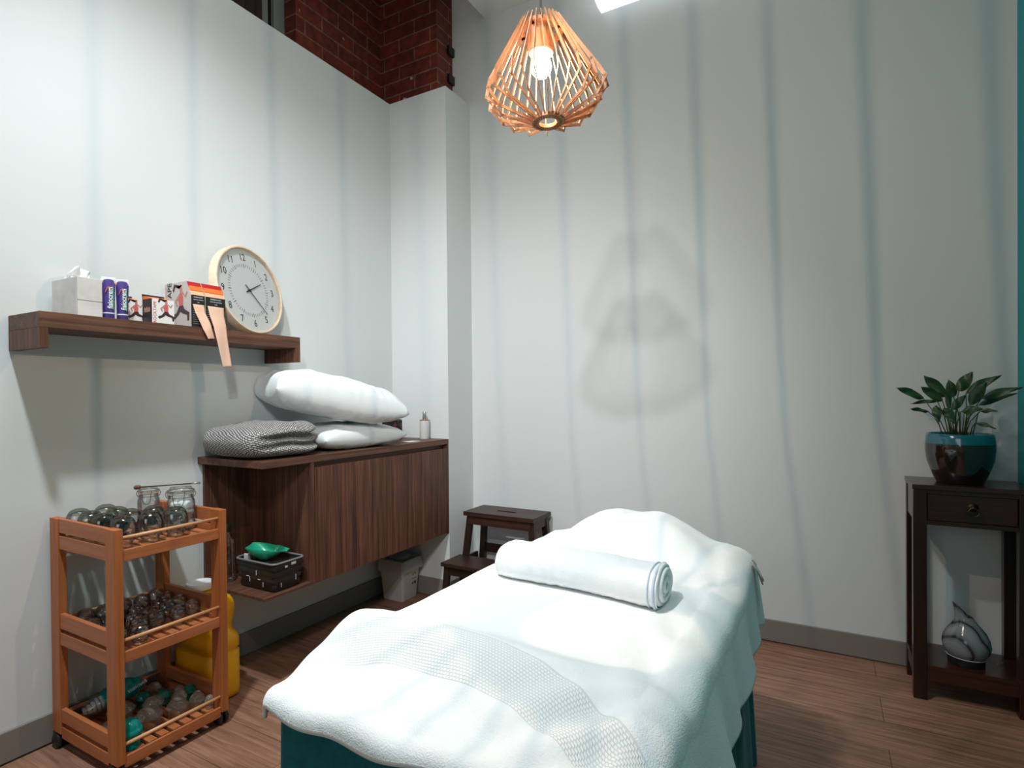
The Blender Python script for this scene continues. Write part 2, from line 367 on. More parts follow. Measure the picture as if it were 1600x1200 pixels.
M['liner'] = glass('white_bin_liner', (.80,.78,.76), (.6,.58,.56), .1, .3, .65, (.75,.72,.70))
M['glaze'] = mat('dark_brown_glaze', (.016,.008,.006), .08, spec=.7, coat=.5)
M['glazeteal'] = mat('teal_glaze', (.005,.12,.17), .15, spec=.6, coat=.5)
M['soil'] = mat('soil', (.02,.013,.01), .95)
M['leaf'] = mat('dark_green_leaf', (.022,.060,.018), .4, spec=.5, var=.35, vscale=20)
M['stem'] = mat('green_stem', (.05,.09,.03), .5)
M['brass'] = mat('aged_brass', (.10,.08,.05), .35, 1)
M['cord_white'] = mat('white_cord', (.7,.7,.7), .5)
M['cord_grey'] = mat('grey_cord', (.10,.09,.085), .5)
M['frame_grey'] = mat('grey_window_frame', (.30,.31,.30), .5)
M['window_dark'] = mat('dark_window_glass', (.012,.012,.013), .08, spec=.6)
M['curtain'] = mat('brown_curtain', (.05,.022,.016), .8)
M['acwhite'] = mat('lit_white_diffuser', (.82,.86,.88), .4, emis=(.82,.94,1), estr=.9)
def bulbmat():
    m = bpy.data.materials.new('lit_clear_bulb'); m.use_nodes = True; nt = m.node_tree; nt.nodes.clear()
    out = nt.nodes.new('ShaderNodeOutputMaterial'); tr = nt.nodes.new('ShaderNodeBsdfTransparent'); em = nt.nodes.new('ShaderNodeEmission')
    em.inputs['Color'].default_value = (1, .88, .72, 1); em.inputs['Strength'].default_value = 14
    ad = nt.nodes.new('ShaderNodeAddShader'); lnk(nt, tr.outputs[0], ad.inputs[0]); lnk(nt, em.outputs[0], ad.inputs[1]); lnk(nt, ad.outputs[0], out.inputs['Surface'])
    return m
M['bulb'] = bulbmat()
# marbled grey for the oil diffuser
def marbled():
    m, nt, b = nodes('grey_marbled_glass')
    tc = nt.nodes.new('ShaderNodeTexCoord'); w = nt.nodes.new('ShaderNodeTexWave'); w.wave_type = 'BANDS'; w.bands_direction = 'DIAGONAL'
    w.inputs['Scale'].default_value = 7; w.inputs['Distortion'].default_value = 5; w.inputs['Detail'].default_value = 1; w.inputs['Detail Scale'].default_value = 1.4
    lnk(nt, tc.outputs['Object'], w.inputs['Vector'])
    r = nt.nodes.new('ShaderNodeValToRGB'); e = r.color_ramp.elements; e[0].position = .02; e[0].color = (.03,.03,.035,1); e[1].position = .14; e[1].color = (.14,.145,.15,1)
    q = e.new(.8); q.color = (.22,.235,.25,1)
    lnk(nt, w.outputs['Fac'], r.inputs['Fac']); lnk(nt, r.outputs['Color'], b.inputs['Base Color']); b.inputs['Roughness'].default_value = .12
    return m
M['marble'] = marbled()

# ------------------------------------------------------------------ setting
XR, YB, H, ZC = 2.913, 2.856, 2.886, 3.367
YN = -2.3
struct('floor', B(-.05, XR+.1, YN, YB+.05, -.06, 0), M['floor'])
struct('wall_left', B(-.10, 0, YN, 2.70, 0, H), M['wall'])
bm = bmesh.new(); box(bm, -.10, .4066, 2.608, 2.69, 0, H); box(bm, .30, .4066, 2.69, YB+.001, 0, H)
struct('wall_corner', bm, M['wall'])
struct('wall_back', B(.2, XR+.1, YB, YB+.1, 0, 4.3), M['wall'])
struct('wall_right', B(XR, XR+.1, YN, YB, 0, 4.3), M['teal_wall'])
struct('wall_front', B(-.8, XR+.1, YN-.1, YN, 0, 4.3), M['wall'])
bm = bmesh.new(); box(bm, .516, XR, YN, YB, ZC, ZC+.12); struct('ceiling', bm, M['ceil'])
struct('ceiling_upper', B(-.8, .53, YN, YB, 4.2, 4.3), M['ceil'])
# brick wall standing beyond the top of the left partition, with its window recess
bm = bmesh.new()
box(bm, -.50, -.15, 2.055, 2.95, 2.2, 4.3)
box(bm, -.15, .283, 2.70, 2.95, 2.2, 4.3)
box(bm, -.50, -.15, YN, .75, 2.2, 4.3)
box(bm, -.50, -.15, .75, 2.055, 2.2, 2.45)
struct('wall_brick', bm, M['brick'])
w = struct('window_1', B(-.30, -.26, .76, 1.99, 2.45, 4.2), M['window_dark'])
bm = bmesh.new()
box(bm, -.31, -.235, 1.99, 2.055, 2.45, 4.2, .004); box(bm, -.31, -.235, .75, .81, 2.45, 4.2, .004); box(bm, -.31, -.235, .81, 1.99, 2.45, 2.50, .004)
box(bm, -.30, -.25, 1.93, 1.965, 2.5, 4.2, .003)
mk('window_frame', bm, M['frame_grey'], w)
bm = bmesh.new()
def cf(u, v): return Vector((-.222+.012*math.sin(u*70), 1.30+.60*u, 2.52+1.6*v))
sheet(bm, cf, 60, 2)
mk('curtain', bm, M['curtain'], w, smooth=True)
bm = bmesh.new()
for z in (3.03, 3.20): box(bm, .275, .30, 2.80, 2.856, z, z+.05)
struct('dark_gap_1', bm, M['black'])  # black blocks standing in for the shaded gaps between brick and plaster
# baseboards
struct('baseboard_left', B(0, .012, YN, 2.608, .006, .1025, .002), M['skirt'])
bm = bmesh.new(); box(bm, .012, .4186, 2.596, 2.608, .006, .1025); box(bm, .4066, .4186, 2.608, 2.844, .006, .1025)
struct('baseboard_corner', bm, M['skirt'])
struct('baseboard_back', B(.4186, XR, 2.844, YB, .006, .1025, .002), M['skirt'])
struct('baseboard_right', B(XR-.012, XR, YN, 2.844, .006, .1025, .002), M['skirt'])

# ------------------------------------------------------------------ wall shelf
t = thing('wall_shelf', 'dark walnut wall shelf with a boxed drop at each end on the left wall', 'shelf', (0, 1.27, 1.303))
L = t.location
mk('shelf_board', B(.0, .212, .793, 1.752, 1.365, 1.414, .0012), M['walnut_h'], t, L)
mk('end_block', B(.0, .212, .793, .815, 1.303, 1.3648, .0008), M['walnut_v'], t, L)
mk('end_block', B(.0, .212, 1.728, 1.752, 1.303, 1.3648, .0008), M['walnut_v'], t, L)

# ------------------------------------------------------------------ wall cabinet
t = thing('wall_cabinet', 'floating dark walnut wall cabinet with flat doors and an open end bay', 'cabinet', (0, 2.0, .37))
L = t.location
bm = bmesh.new(); box(bm, .0, .407, 1.404, 2.606, .876, .904, .001)
mk('top', bm, M['walnut_h'], t, L)
mk('bottom_board', B(.0, .407, 1.408, 1.632, .371, .383, .001), M['walnut_h'], t, L)
mk('back_panel', B(.0, .016, 1.425, 1.634, .384, .875), M['walnut_v'], t, L)
mk('divider_panel', B(.0, .405, 1.634, 1.652, .371, .875, .0008), M['walnut_v'], t, L)
bm = bmesh.new(); box(bm, .0, .380, 1.6525, 2.604, .374, .8755)
mk('carcass', bm, M['walnut_h'], t, L)
ys = [1.6535, 1.885, 2.114, 2.362, 2.592]
for i in range(4):
    d = mk('door', B(.3805, .407, ys[i]+.0013, ys[i+1]-.0013, .372 if i < 3 else .378, .853, .0008), M['walnut_v'], t, L)
mk('end_filler', B(.3805, .406, 2.5925, 2.606, .374, .8755), M['walnut_v'], t, L)

# ------------------------------------------------------------------ bamboo trolley
TX0, TX1, TY0, TY1 = .022, .425, .885, 1.243
t = thing('bamboo_trolley', 'three tier bamboo trolley on castors holding glass and silicone cups', 'trolley', (.22, 1.06, 0))
L = t.location
for (x, y) in ((TX0, TY0), (TX1-.055, TY0), (TX0, TY1-.024), (TX1-.055, TY1-.024)):
    mk('leg', B(x, x+.055, y, y+.024, .050, .757, .0015), M['bamboo_z'], t, L)
tiers = [(.757,.712,.702,.659,.727,.691,.683), (.446,.398,.384,.344,.416,.383,.375), (.133,.090,.074,.037,.101,.067,.059)]
for (a, b, c, d, rod, rail, sl) in tiers:
    for y in (TY0+.003, TY1-.019):
        mk('side_board', B(TX0+.055, TX1-.055, y, y+.014, b, a, .001), M['bamboo_x'], t, L)
        mk('side_board', B(TX0+.055, TX1-.055, y, y+.014, d, c, .001), M['bamboo_x'], t, L)
    for x in (TX0+.008, TX1-.022):
        mk('rail', B(x, x+.014, TY0+.024, TY1-.024, rail-.034, rail, .001), M['bamboo_y'], t, L)
        bm = bmesh.new(); tube(bm, [(x+.007, TY0+.02, rod), (x+.007, TY1-.02, rod)], .0055, 12)
        mk('guard_rod', bm, M['dowel'], t, L, smooth=True)
    bm = bmesh.new(); n = 8; y0, y1 = TY0+.026, TY1-.026; st = (y1-y0)/n
    for k in range(n): box(bm, TX0+.022, TX1-.022, y0+k*st+.006, y0+(k+1)*st-.006, sl-.010, sl, .001)
    mk('tray_slats', bm, M['bamboo_x'], t, L)
for (x, y) in ((TX0+.028, TY0+.012), (TX1-.028, TY0+.012), (TX0+.028, TY1-.012), (TX1-.028, TY1-.012)):
    bm = bmesh.new()
    R90 = Matrix.Rotation(PI/2, 3, 'X')
    for s in (-.011, .011):
        lathe(bm, [(0,-.008),(.018,-.008),(.0235,-.004),(.0235,.004),(.018,.008),(0,.008)], (x, y+s, .0236), 20, mat=R90)
    box(bm, x-.012, x+.012, y-.004, y+.004, .02, .046, .002)
    lathe(bm, [(0,.044),(.008,.044),(.008,.0505),(0,.0505)], (x, y, 0), 12)
    wh = mk('castor', bm, M['rubber'], t, L); auto(wh)

# ------------------------------------------------------------------ glass cups, top tray
def cup_meshes(R, h, dome, seg=28):
    """upturned glass cup: rim down, thick dome up, z from 0; body, cap"""
    body = bmesh.new()
    lathe(body, [(R*.60, .0015), (R*.66, .0), (R*.68, .004), (R*.64, .010), (R*.70, h*.14), (R*.88, h*.27), (R*.985, h*.43), (R, h*.54), (R*.96, h*.68), (R*.86, h*.80)], seg=seg)
    lathe(body, [(R*.84, h*.785), (R*.93, h*.67), (R*.965, h*.54), (R*.95, h*.43), (R*.85, h*.28), (R*.67, h*.15), (R*.60, .010), (R*.60, .0015)], seg=seg)
    cap = bmesh.new()
    lathe(cap, [(R*.86, h*.80), (R*.76, h*.875), (R*.60, h*.94), (R*.35, h*.985), (0, h)], seg=seg)
    lathe(cap, [(R*.84, h*.785), (R*.62, h*.845), (R*.3, h*.88), (0, h*.885)], seg=seg)
    return body, cap
def new_cup(name, loc, R, h, mb, mc, label, group, sc=1):
    b, c = cup_meshes(R, h, 0)
    t = thing(name, label, 'cup', loc, group)
    mk('cup_body', b, mb, t, smooth=True); mk('cup_base', c, mc, t, smooth=True)
    return t
def dup(root, loc, label, group=None, rz=0, s=1):
    r = root.copy(); COL.objects.link(r); r.location = loc; r.rotation_euler = (0,0,rz); r['label'] = label
    r.scale = (s, s, s)
    if group: r['group'] = group
    for ch in root.children:
        c = ch.copy(); COL.objects.link(c); c.parent = r
        for g in ch.children:
            d = g.copy(); COL.objects.link(d); d.parent = c
    return r
topc = [(.083,.944,'against the wall, nearest the end board'),
        (.083,1.024,'against the wall, second from the end board'),
        (.161,.943,'beside the end board, second from the wall'),
        (.161,1.022,'one cup in from board'),
        (.240,.943,'beside the end board, third from the wall'),
        (.240,1.021,'in the very middle of the cups'),
        (.345,.948,'front left corner behind the post'),
        (.345,1.030,'second along the front guard rod'),
        (.255,1.090,'behind the front row, before the clip jar'),
        (.345,1.112,'at the front beside the cotton ball jar')]
proto = None
for (x, y, d) in topc:
    lab = 'large clear glass cup on the top tray, ' + d
    if proto is None: proto = new_cup('glass_cup', (x, y, .6835), .0385, .099, M['glass'], M['glassgreen'], lab, 'large glass cups on the top trolley tray')
    else: dup(proto, (x, y, .6835), lab, rz=random.random()*6)
# ------------------------------------------------------------------ glass cups, middle tray (small globes)
raw = [(-.049,.959),(.012,.960),(-.027,1.003),(.044,.992),(.089,.960),(.053,1.003),(.128,.981),(-.043,1.147),(.031,1.149),(-.047,1.209),(-.022,1.236),(.060,1.259),(.047,1.195),(.137,1.199),(.150,1.261),(.246,1.262),(.057,1.104),(.144,1.105),(.145,1.051),(.241,1.102),(.250,1.194),(.245,1.042),(.290,.971),(.341,.980),(.030,1.056),(.215,.968)]
pts = []
for (x, y) in raw:
    pts.append([2.27-(2.27-x)*.972, y*.972])
for it in range(200):      # let neighbours settle apart inside the tray
    for i in range(len(pts)):
        for j in range(i):
            dx, dy = pts[i][0]-pts[j][0], pts[i][1]-pts[j][1]; dd = math.hypot(dx, dy) or 1e-6
            if dd < .0585:
                s = (.0585-dd)/2/dd; pts[i][0] += dx*s; pts[i][1] += dy*s; pts[j][0] -= dx*s; pts[j][1] -= dy*s
        pts[i][0] = min(max(pts[i][0], TX0+.052), TX1-.052); pts[i][1] = min(max(pts[i][1], TY0+.050), TY1-.050)
rows = {}
for p in pts: rows.setdefault(min(int((p[0]-TX0)/.068), 5), []).append(p)
ordn = ['first','second','third','fourth','fifth','sixth','seventh','eighth']
rown = {}
for i, k in enumerate(sorted(rows)): rown[k] = i
proto = None
nr = len(rows)
for k in sorted(rows):
    rr = sorted(rows[k], key=lambda p: p[1]); i = rown[k]
    rl = 'row against the wall' if i == 0 else ('front row' if i == nr-1 else 'row %s out from the wall' % ordn[i])
    for q, p in enumerate(rr):
        lab = 'small globe glass cup, middle tray, %s from left, %s' % (ordn[q], rl)
        if proto is None: proto = new_cup('small_glass_cup', (p[0], p[1], .3753), .0282, .062, M['glassdark'], M['glassdark'], lab, 'small glass cups on the middle trolley tray')
        else: dup(proto, (p[0], p[1], .3753), lab, rz=random.random()*6, s=random.uniform(.94, 1.03))
# ------------------------------------------------------------------ silicone cups, bottom tray
def sil_cup(loc, R, h, m, label, group='silicone cups on the bottom trolley tray', name='silicone_cup'):
    b = bmesh.new()
    lathe(b, [(R*.72,0),(R*.80,0),(R*.83,h*.06),(R*.78,h*.12),(R*.80,h*.28),(R*.93,h*.42),(R*.99,h*.52)], seg=28)
    t = thing(name, label, 'cup', loc, group)
    mk('cup_skirt', b, m, t, smooth=True)
    b = bmesh.new()
    lathe(b, [(R*.99,h*.525),(R,h*.56),(R*.98,h*.62),(R*.90,h*.66),(R*.86,h*.68),(R*.84,h*.74),(R*.70,h*.87),(R*.45,h*.96),(R*.2,h*.995),(0,h)], seg=28)
    mk('cup_dome', b, m, t, smooth=True)
    return t
Z3 = .0595
sil = [(.296,1.043,.042,.060,'c','large clear silicone cup behind the front guard rod, beside the big teal cup'),
 (.222,1.098,.033,.052,'c','medium clear silicone cup in the middle of the bottom tray'),
 (.325,1.122,.034,.062,'c','clear silicone cup stack behind the middle of the front guard rod'),
 (.268,1.162,.025,.058,'c','small clear silicone cup standing between two green ones'),
 (.336,1.184,.026,.055,'c','small clear silicone cup near the right end of the front guard rod'),
 (.195,1.201,.021,.040,'c','tiny clear silicone cup by the right end board, back row'),
 (.100,1.165,.026,.040,'c','clear silicone cup farthest back beside the plastic packet'),
 (.172,1.020,.042,.055,'c','large clear silicone cup just behind the tall front post'),
 (.371,1.207,.0165,.045,'c','narrow clear silicone cup in the front right corner'),
 (.300,1.206,.0175,.042,'c','narrow clear silicone cup second from the front right corner'),
 (.150,1.104,.026,.048,'g','green silicone cup nearest the teal plastic packet'),
 (.196,1.147,.024,.048,'g','green silicone cup in the middle of the three green ones'),
 (.250,1.208,.0215,.050,'g','green silicone cup nearest the right end board'),
 (.362,.950,.036,.088,'t','big bright teal silicone cup in the front left corner of the bottom tray'),
 (.245,.958,.040,.045,'c','large clear silicone cup beside the left end board')]
mm = {'c': M['silclear'], 'g': M['silgreen'], 't': M['silteal']}
for (x, y, R, h, k, lab) in sil: sil_cup((x, y, Z3), R, h, mm[k], lab)
# teal plastic packet with cotton pads
t = thing('cotton_packet', 'clear and teal plastic packet of cotton pads lying on the bottom tray', 'packet', (.10, 1.0, Z3))
L = t.location
a, b2 = Vector((.087, .944, Z3+.038)), Vector((.116, 1.130, Z3+.075))
dv = b2-a
def pkf(r0, u0, u1, wob):
    def f(u, v):
        uu = u0+(u1-u0)*u; ang = 2*PI*v
        p = a+dv*uu; t_ = dv.normalized(); s = t_.cross(Vector((0,0,1))).normalized(); q = s.cross(t_)
        r = r0*(1+wob*noise.noise(Vector((uu*6, math.cos(ang)*1.5, math.sin(ang)*1.5))))
        r *= min(1, .25+2.6*max(0, min(uu+.05, 1.05-uu)))
        return p+(s*math.cos(ang)*1.05+q*math.sin(ang)*.82)*r
    return f
bm = bmesh.new(); sheet(bm, pkf(.0375, 0, .99, .25), 30, 24); mk('clear_film', bm, M['film'], t, L, smooth=True)
bm = bmesh.new(); sheet(bm, pkf(.0385, .30, .90, .25), 30, 24); mk('teal_band', bm, M['tealfilm'], t, L, smooth=True)
bm = bmesh.new()
for k in range(14):
    c = a+dv*(.03+k*.065); t_ = dv.normalized()
    rot = Vector((0,0,1)).rotation_difference(t_).to_matrix()
    rr = .0225*min(1, .45+.2*min(k, 13-k))
    lathe(bm, [(0,-.005),(rr*.8,-.005),(rr,-.002),(rr,.002),(rr*.8,.005),(0,.005)], c, 20, mat=rot)
mk('cotton_pads', bm, M['cotton'], t, L, smooth=True)
Mx = frame(Vector((.150, 1.085, Z3+.077))-L, (-.15, 1, .15), (-.55, -.1, .84))
text_mesh('ESSENTIALS', .013, Mx, M['inkwhite'], t, extrude=.0003)
# ------------------------------------------------------------------ storage jars
def jar(name, label, x, y, z, R, h, lidh, wire=True, cotton=False, group='glass clip jars on the top trolley tray'):
    t = thing(name, label, 'jar', (x, y, z), group)
    b = bmesh.new()
    lathe(b, [(0,.002),(R*.9,.0),(R,.008),(R,h*.72),(R*.97,h*.80),(R*.86,h*.88),(R*.86,h*.93),(R*.92,h*.95),(R*.92,h)], seg=32)
    lathe(b, [(0,.007),(R*.85,.007),(R*.94,.014),(R*.94,h*.72),(R*.90,h*.80),(R*.80,h*.88),(R*.80,h)], seg=32)
    mk('jar_body', b, M['glass'], t, smooth=True)
    b = bmesh.new()
    lathe(b, [(0,h*1.01),(R*.80,h*1.01),(R*.94,h*1.01),(R*.96,h*1.03),(R*.94,h*1.0+lidh*.5),(R*.78,h+lidh*.75),(R*.74,h+lidh),(0,h+lidh*.95)], seg=32)
    ld = mk('jar_lid', b, M['glass'], t, smooth=True)
    b = bmesh.new()
    lathe(b, [(R*.82,h*.995),(R*.97,h*.995),(R*.97,h*1.008),(R*.82,h*1.008)], seg=32)
    mk('seal_ring', b, M['peachstripe'] if not cotton else M['clockwood'], t, smooth=False)
    if wire:
        b = bmesh.new()
        for zz in (h*.90, h+lidh*.45):
            tube(b, [(R*.95*math.cos(k/24*2*PI), R*.95*math.sin(k/24*2*PI), zz) for k in range(24)], .0011, 6, True)
        for sg in (-1, 1):
            tube(b, [(R*.4*sg, -R*.88, h+lidh*.45), (R*.40*sg, -R*1.08, h*.98), (R*.34*sg, -R*1.12, h*.80), (R*.22*sg, -R*1.10, h*.70), (0, -R*1.10, h*.68)], .0011, 6)
            tube(b, [(R*.97*sg, 0, h*.90), (R*1.05*sg, 0, h*.98), (R*.97*sg, 0, h+lidh*.45)], .0011, 6)
        mk('wire_clip', b, M['wire'], t, smooth=True)
    t.rotation_euler.z = .9
    return t
jb = jar('glass_jar', 'tall glass jar of white cotton balls on the top trolley tray', .268, 1.176, .6835, .045, .128, .022, True, True)
js = jar('glass_jar', 'smaller empty glass clip jar standing behind the cups by the wall', .085, 1.165, .6835, .036, .118, .020)
# the jar's own filling of cotton balls, one thing each
k = 0; balls = []
for z in (.703, .724, .745, .766):
    for q in range(5):
        ang = q*2*PI/5+k*.5; r = .0265
        balls.append((.268+r*math.cos(ang), 1.176+r*math.sin(ang), z)); k += 1
    k += .37
pb = None
for i, p in enumerate(balls):
    if pb is None:
        bm = bmesh.new(); bmesh.ops.create_icosphere(bm, subdivisions=3, radius=.0142)
        for v in bm.verts: v.co *= 1+.10*noise.noise(v.co*120)
        pb = mk('cotton_ball', bm, M['cotton'], smooth=True); pb.location = p
        tag(pb, 'white cotton ball packed inside the tall glass jar', 'cotton ball', 'cotton balls in the glass jar')
    else:
        c = pb.copy(); COL.objects.link(c); c.location = p; c.rotation_euler = (random.random()*6, random.random()*6, 0)
# wooden dipper lying across the big jar's lid
t = thing('wooden_dipper', 'thin wooden dipper lying across the lid of the cotton ball jar', 'dipper', (.26, 1.17, .838))
L = t.location
p0 = Vector((.198, 1.068, .8425)); p1 = Vector((.285, 1.203, .8425))
bm = bmesh.new(); tube(bm, [p0, (p0+p1)/2, p1], .0022, 8); mk('stick', bm, M['dark_wood'], t, L, smooth=True)
bm = bmesh.new(); d = (p0-p1).normalized(); rot = Vector((0,0,1)).rotation_difference(d).to_matrix()
lathe(bm, [(0,-.010),(.005,-.010),(.008,-.007),(.005,-.005),(.009,-.003),(.006,-.001),(.009,.002),(.006,.004),(.008,.006),(.004,.010),(0,.011)], p0, 14, mat=rot)
mk('dipper_head', bm, M['walnut_h'], t, L, smooth=True)
bm = bmesh.new(); tube(bm, [p1-(-d)*.03*-1, p1], [.0028, .0035], 8); mk('metal_tip', bm, M['metal'], t, L, smooth=True)

# ------------------------------------------------------------------ yellow container
t = thing('plastic_jerrycan', 'yellow plastic jerrycan with white screw cap behind the bamboo trolley', 'container', (.150, 1.340, 0))
L = t.location
def rrect(hx, hy, r, n=6):
    out = []
    for (cx, cy, a0) in ((hx-r, hy-r, 0), (-hx+r, hy-r, PI/2), (-hx+r, -hy+r, PI), (hx-r, -hy+r, 1.5*PI)):
        for k in range(n+1):
            a_ = a0+k/n*PI/2; out.append((cx+r*math.cos(a_), cy+r*math.sin(a_)))
    return out
def loft(bm, secs, c=(0,0,0), cap=True):
    rings = []
    for (hx, hy, r, z) in secs:
        rings.append([bm.verts.new((c[0]+x, c[1]+y, c[2]+z)) for x, y in rrect(hx, hy, r)])
    for A, Bq in zip(rings, rings[1:]):
        n = len(A)
        for k in range(n): bm.faces.new((A[k], A[(k+1) % n], Bq[(k+1) % n], Bq[k]))
    if cap: bm.faces.new(rings[0]); bm.faces.new(rings[-1])
HX, HY = .130, .065
KZ = 1.11
secs = [(HX-.012,HY-.012,.03,0),(HX-.002,HY-.002,.035,.006),(HX,HY,.035,.02),(HX,HY,.035,.155),(HX-.004,HY-.004,.035,.160),(HX-.004,HY-.004,.035,.164),(HX,HY,.035,.170),(HX,HY,.035,.195),
        (HX-.005,HY-.005,.035,.212),(HX-.018,HY-.016,.035,.228),(HX-.020,HY-.018,.035,.25),(HX-.014,HY-.012,.035,.272),(HX-.012,HY-.010,.035,.30),(HX-.014,HY-.012,.035,.325),(HX-.022,HY-.020,.035,.342),(HX-.05,HY-.035,.025,.352)]
secs = [(a_, b_, r_, z_*KZ) for a_, b_, r_, z_ in secs]
bm = bmesh.new(); loft(bm, secs, (.150, 1.340, 0)); o = mk('can_body', bm, M['yellow'], t, L); auto(o, 50)
bm = bmesh.new(); lathe(bm, [(.045,.345),(.043,.365),(.040,.366),(.040,.372)], (.11, 1.340, .037), 32); mk('neck', bm, M['yellow'], t, L, smooth=True)
bm = bmesh.new(); lathe(bm, [(.050,.366),(.0505,.384),(.047,.390),(.040,.390),(.038,.386),(0,.386)], (.11, 1.340, .034), 40); o = mk('screw_cap', bm, M['capwhite'], t, L); auto(o)
bm = bmesh.new(); tube(bm, [(.240,1.340,.33),(.240,1.340,.375),(.220,1.340,.398),(.195,1.340,.398),(.178,1.340,.385)], .010, 12); mk('handle', bm, M['yellow'], t, L, smooth=True)

# ------------------------------------------------------------------ things in the open bay
t = thing('storage_basket', 'black woven plastic basket in the open bay of the walnut cabinet', 'basket', (.285, 1.53, .3835))
L = t.location; c = (.283, 1.528, .3835)
bm = bmesh.new(); loft(bm, [(.098,.058,.015,0),(.103,.062,.018,.004),(.108,.066,.02,.06),(.113,.071,.02,.112)], c, False)
vs = [v for v in bm.verts if v.co.z < .3837]; bm.faces.new([v for v in vs])
loft(bm, [(.095,.055,.015,.004),(.101,.060,.018,.008),(.110,.068,.02,.112)], c, False)
o = mk('basket_body', bm, M['basket'], t, L); auto(o, 50)
bm = bmesh.new()
prof = rrect(.117, .075, .022)
tube(bm, [(c[0]+x, c[1]+y, c[2]+.114) for x, y in prof], .0042, 8, True)
mk('rim', bm, M['basketrim'], t, L, smooth=True)
bm = bmesh.new()
for z in (.02, .045, .07, .095):
    e = .0018; hx = .099+.015*z/.112+e; hy = .0585+.013*z/.112+e
    box(bm, c[0]-hx, c[0]+hx, c[1]-hy, c[1]+hy, c[2]+z-.009, c[2]+z+.009, .004)
mk('woven_bands', bm, M['basket'], t, L)
for (x, y, z, w_, h_) in ((-.03,-1,.03,.0012,.02),(.01,-1,.06,.0012,.02),(-.05,-1,.05,.014,.0015),(.02,-1,.045,.014,.0015),(.05,-1,.02,.0012,.018)):
    mk('weave_gap', B(c[0]+x, c[0]+x+w_, c[1]-.0735, c[1]-.0715, c[2]+z, c[2]+z+h_), M['inkwhite'], t, L)
for (y, z, w_, h_) in ((.03,.03,.0015,.022),(-.02,.09,.012,.008),(.01,.095,.022,.010),(-.04,.02,.0015,.016)):
    mk('weave_gap', B(c[0]+.1145, c[0]+.1155, c[1]+y, c[1]+y+w_, c[2]+z, c[2]+z+h_), M['inkwhite'], t, L)
# green scoop resting in the basket
t = thing('plastic_scoop', 'green plastic scoop lying in the black basket', 'scoop', (.28, 1.53, .50)); L = t.location
def scoop(off):
    def f(u, v):
        # u along length, v around half shell
        x = -.065+.125*u; ang = PI*v
        w_ = .046*math.sin(min(1, (u*.93+.07))**.55*PI*.97)**.7 if u < .62 else .046*max(.28, (1-(u-.62)*1.75))
        dep = .040*math.sin(PI*min(1, u+.02))**.8 * (1 if u < .5 else max(.25, 1-(u-.5)*1.5))
        return Vector((-(w_-off)*math.cos(ang)*.95, x, -(dep-off)*math.sin(ang)))
    return f
R_ = Matrix.Rotation(.18, 3, 'X'); Rz = Matrix.Rotation(-1.0, 3, 'Z')
bm = bmesh.new(); sheet(bm, scoop(0), 28, 18); sheet(bm, scoop(.002), 28, 18)
for v in bm.verts: v.co = Rz @ (Matrix.Rotation(-.15, 3, 'X') @ (v.co*1.28)) + Vector((.285, 1.524, .536))
mk('scoop_bowl', bm, M['greenplastic'], t, L, smooth=True)
o = mk('small_sachet', B(.190, .225, 1.475, 1.482, .455, .512, .002), M['cardwhite']); tag(o, 'small white sachet poking up inside the black basket', 'sachet')
bm = bmesh.new(); lathe(bm, [(0,.43),(.012,.43),(.012,.50),(.008,.508),(.008,.520),(0,.520)], (.215, 1.505, 0), 16)
o = mk('small_bottle', bm, M['leafgreen'], smooth=True); tag(o, 'small green bottle top inside the black basket', 'bottle')
# tall bottle in the bay's back
t = thing('glass_bottle', 'tall dark clear bottle with black cap at the back of the open bay', 'bottle', (.075, 1.475, .3835)); L = t.location
bm = bmesh.new(); lathe(bm, [(0,0),(.034,0),(.036,.006),(.036,.15),(.030,.175),(.016,.195),(.015,.212)], tuple(L), 28); mk('bottle_body', bm, M['glassdark'], t, L, smooth=True)
bm = bmesh.new(); lathe(bm, [(0,.0),(.0175,.0),(.018,.003),(.018,.026),(.016,.030),(0,.030)], (L[0], L[1], L[2]+.205), 24); o = mk('bottle_cap', bm, M['black'], t, L); auto(o)

# ------------------------------------------------------------------ waste bin
t = thing('waste_bin', 'small grey white waste bin with plastic liner under the wall cabinet', 'bin', (.135, 2.50, 0)); L = t.location
c = (.135, 2.50, 0)
bm = bmesh.new(); loft(bm, [(.070,.060,.012,0),(.074,.063,.014,.006),(.088,.078,.016,.215),(.092,.082,.018,.219),(.092,.082,.018,.228)], c, False)
vs = [v for v in bm.verts if v.co.z < .0005]; bm.faces.new(vs)
loft(bm, [(.066,.056,.012,.006),(.084,.074,.016,.222),(.092,.082,.018,.228)], c, False)
o = mk('bin_body', bm, M['bin'], t, L); auto(o, 50)
bm = bmesh.new()
pr = rrect(.095, .084, .02, 8); n = len(pr)
def lf(u, v):
    k = int(round(u*n)) % n; x, y = pr[k]
    s = 1+.03*math.sin(k*2.3)+.02*noise.noise(Vector((k*.9, v*4, 0)))
    # v 0 outside hanging hem .. over rim .. inside
    hang = .055+.03*noise.noise(Vector((math.cos(u*2*PI)*1.5, math.sin(u*2*PI)*1.5, 3)))
    if v < .6:
        q = v/.6; return Vector((c[0]+x*(s+.10*(1-q)), c[1]+y*(s+.06*(1-q)), .222-hang*(1-q)+.014*q))
    q = (v-.6)/.4; return Vector((c[0]+x*(s-.12*q), c[1]+y*(s-.12*q), .236-.05*q))
sheet(bm, lf, n, 12); 
for v in bm.verts: v.co.y = min(v.co.y, 2.594); v.co.x = max(v.co.x, .014)
mk('bin_liner', bm, M['liner'], t, L, smooth=True)
bm = bmesh.new(); 
for v_ in range(1): lathe(bm, [(0,.262),(.03,.256),(.055,.24),(.062,.225),(.05,.215)], (c[0]-.005, c[1]+.01, 0), 20)
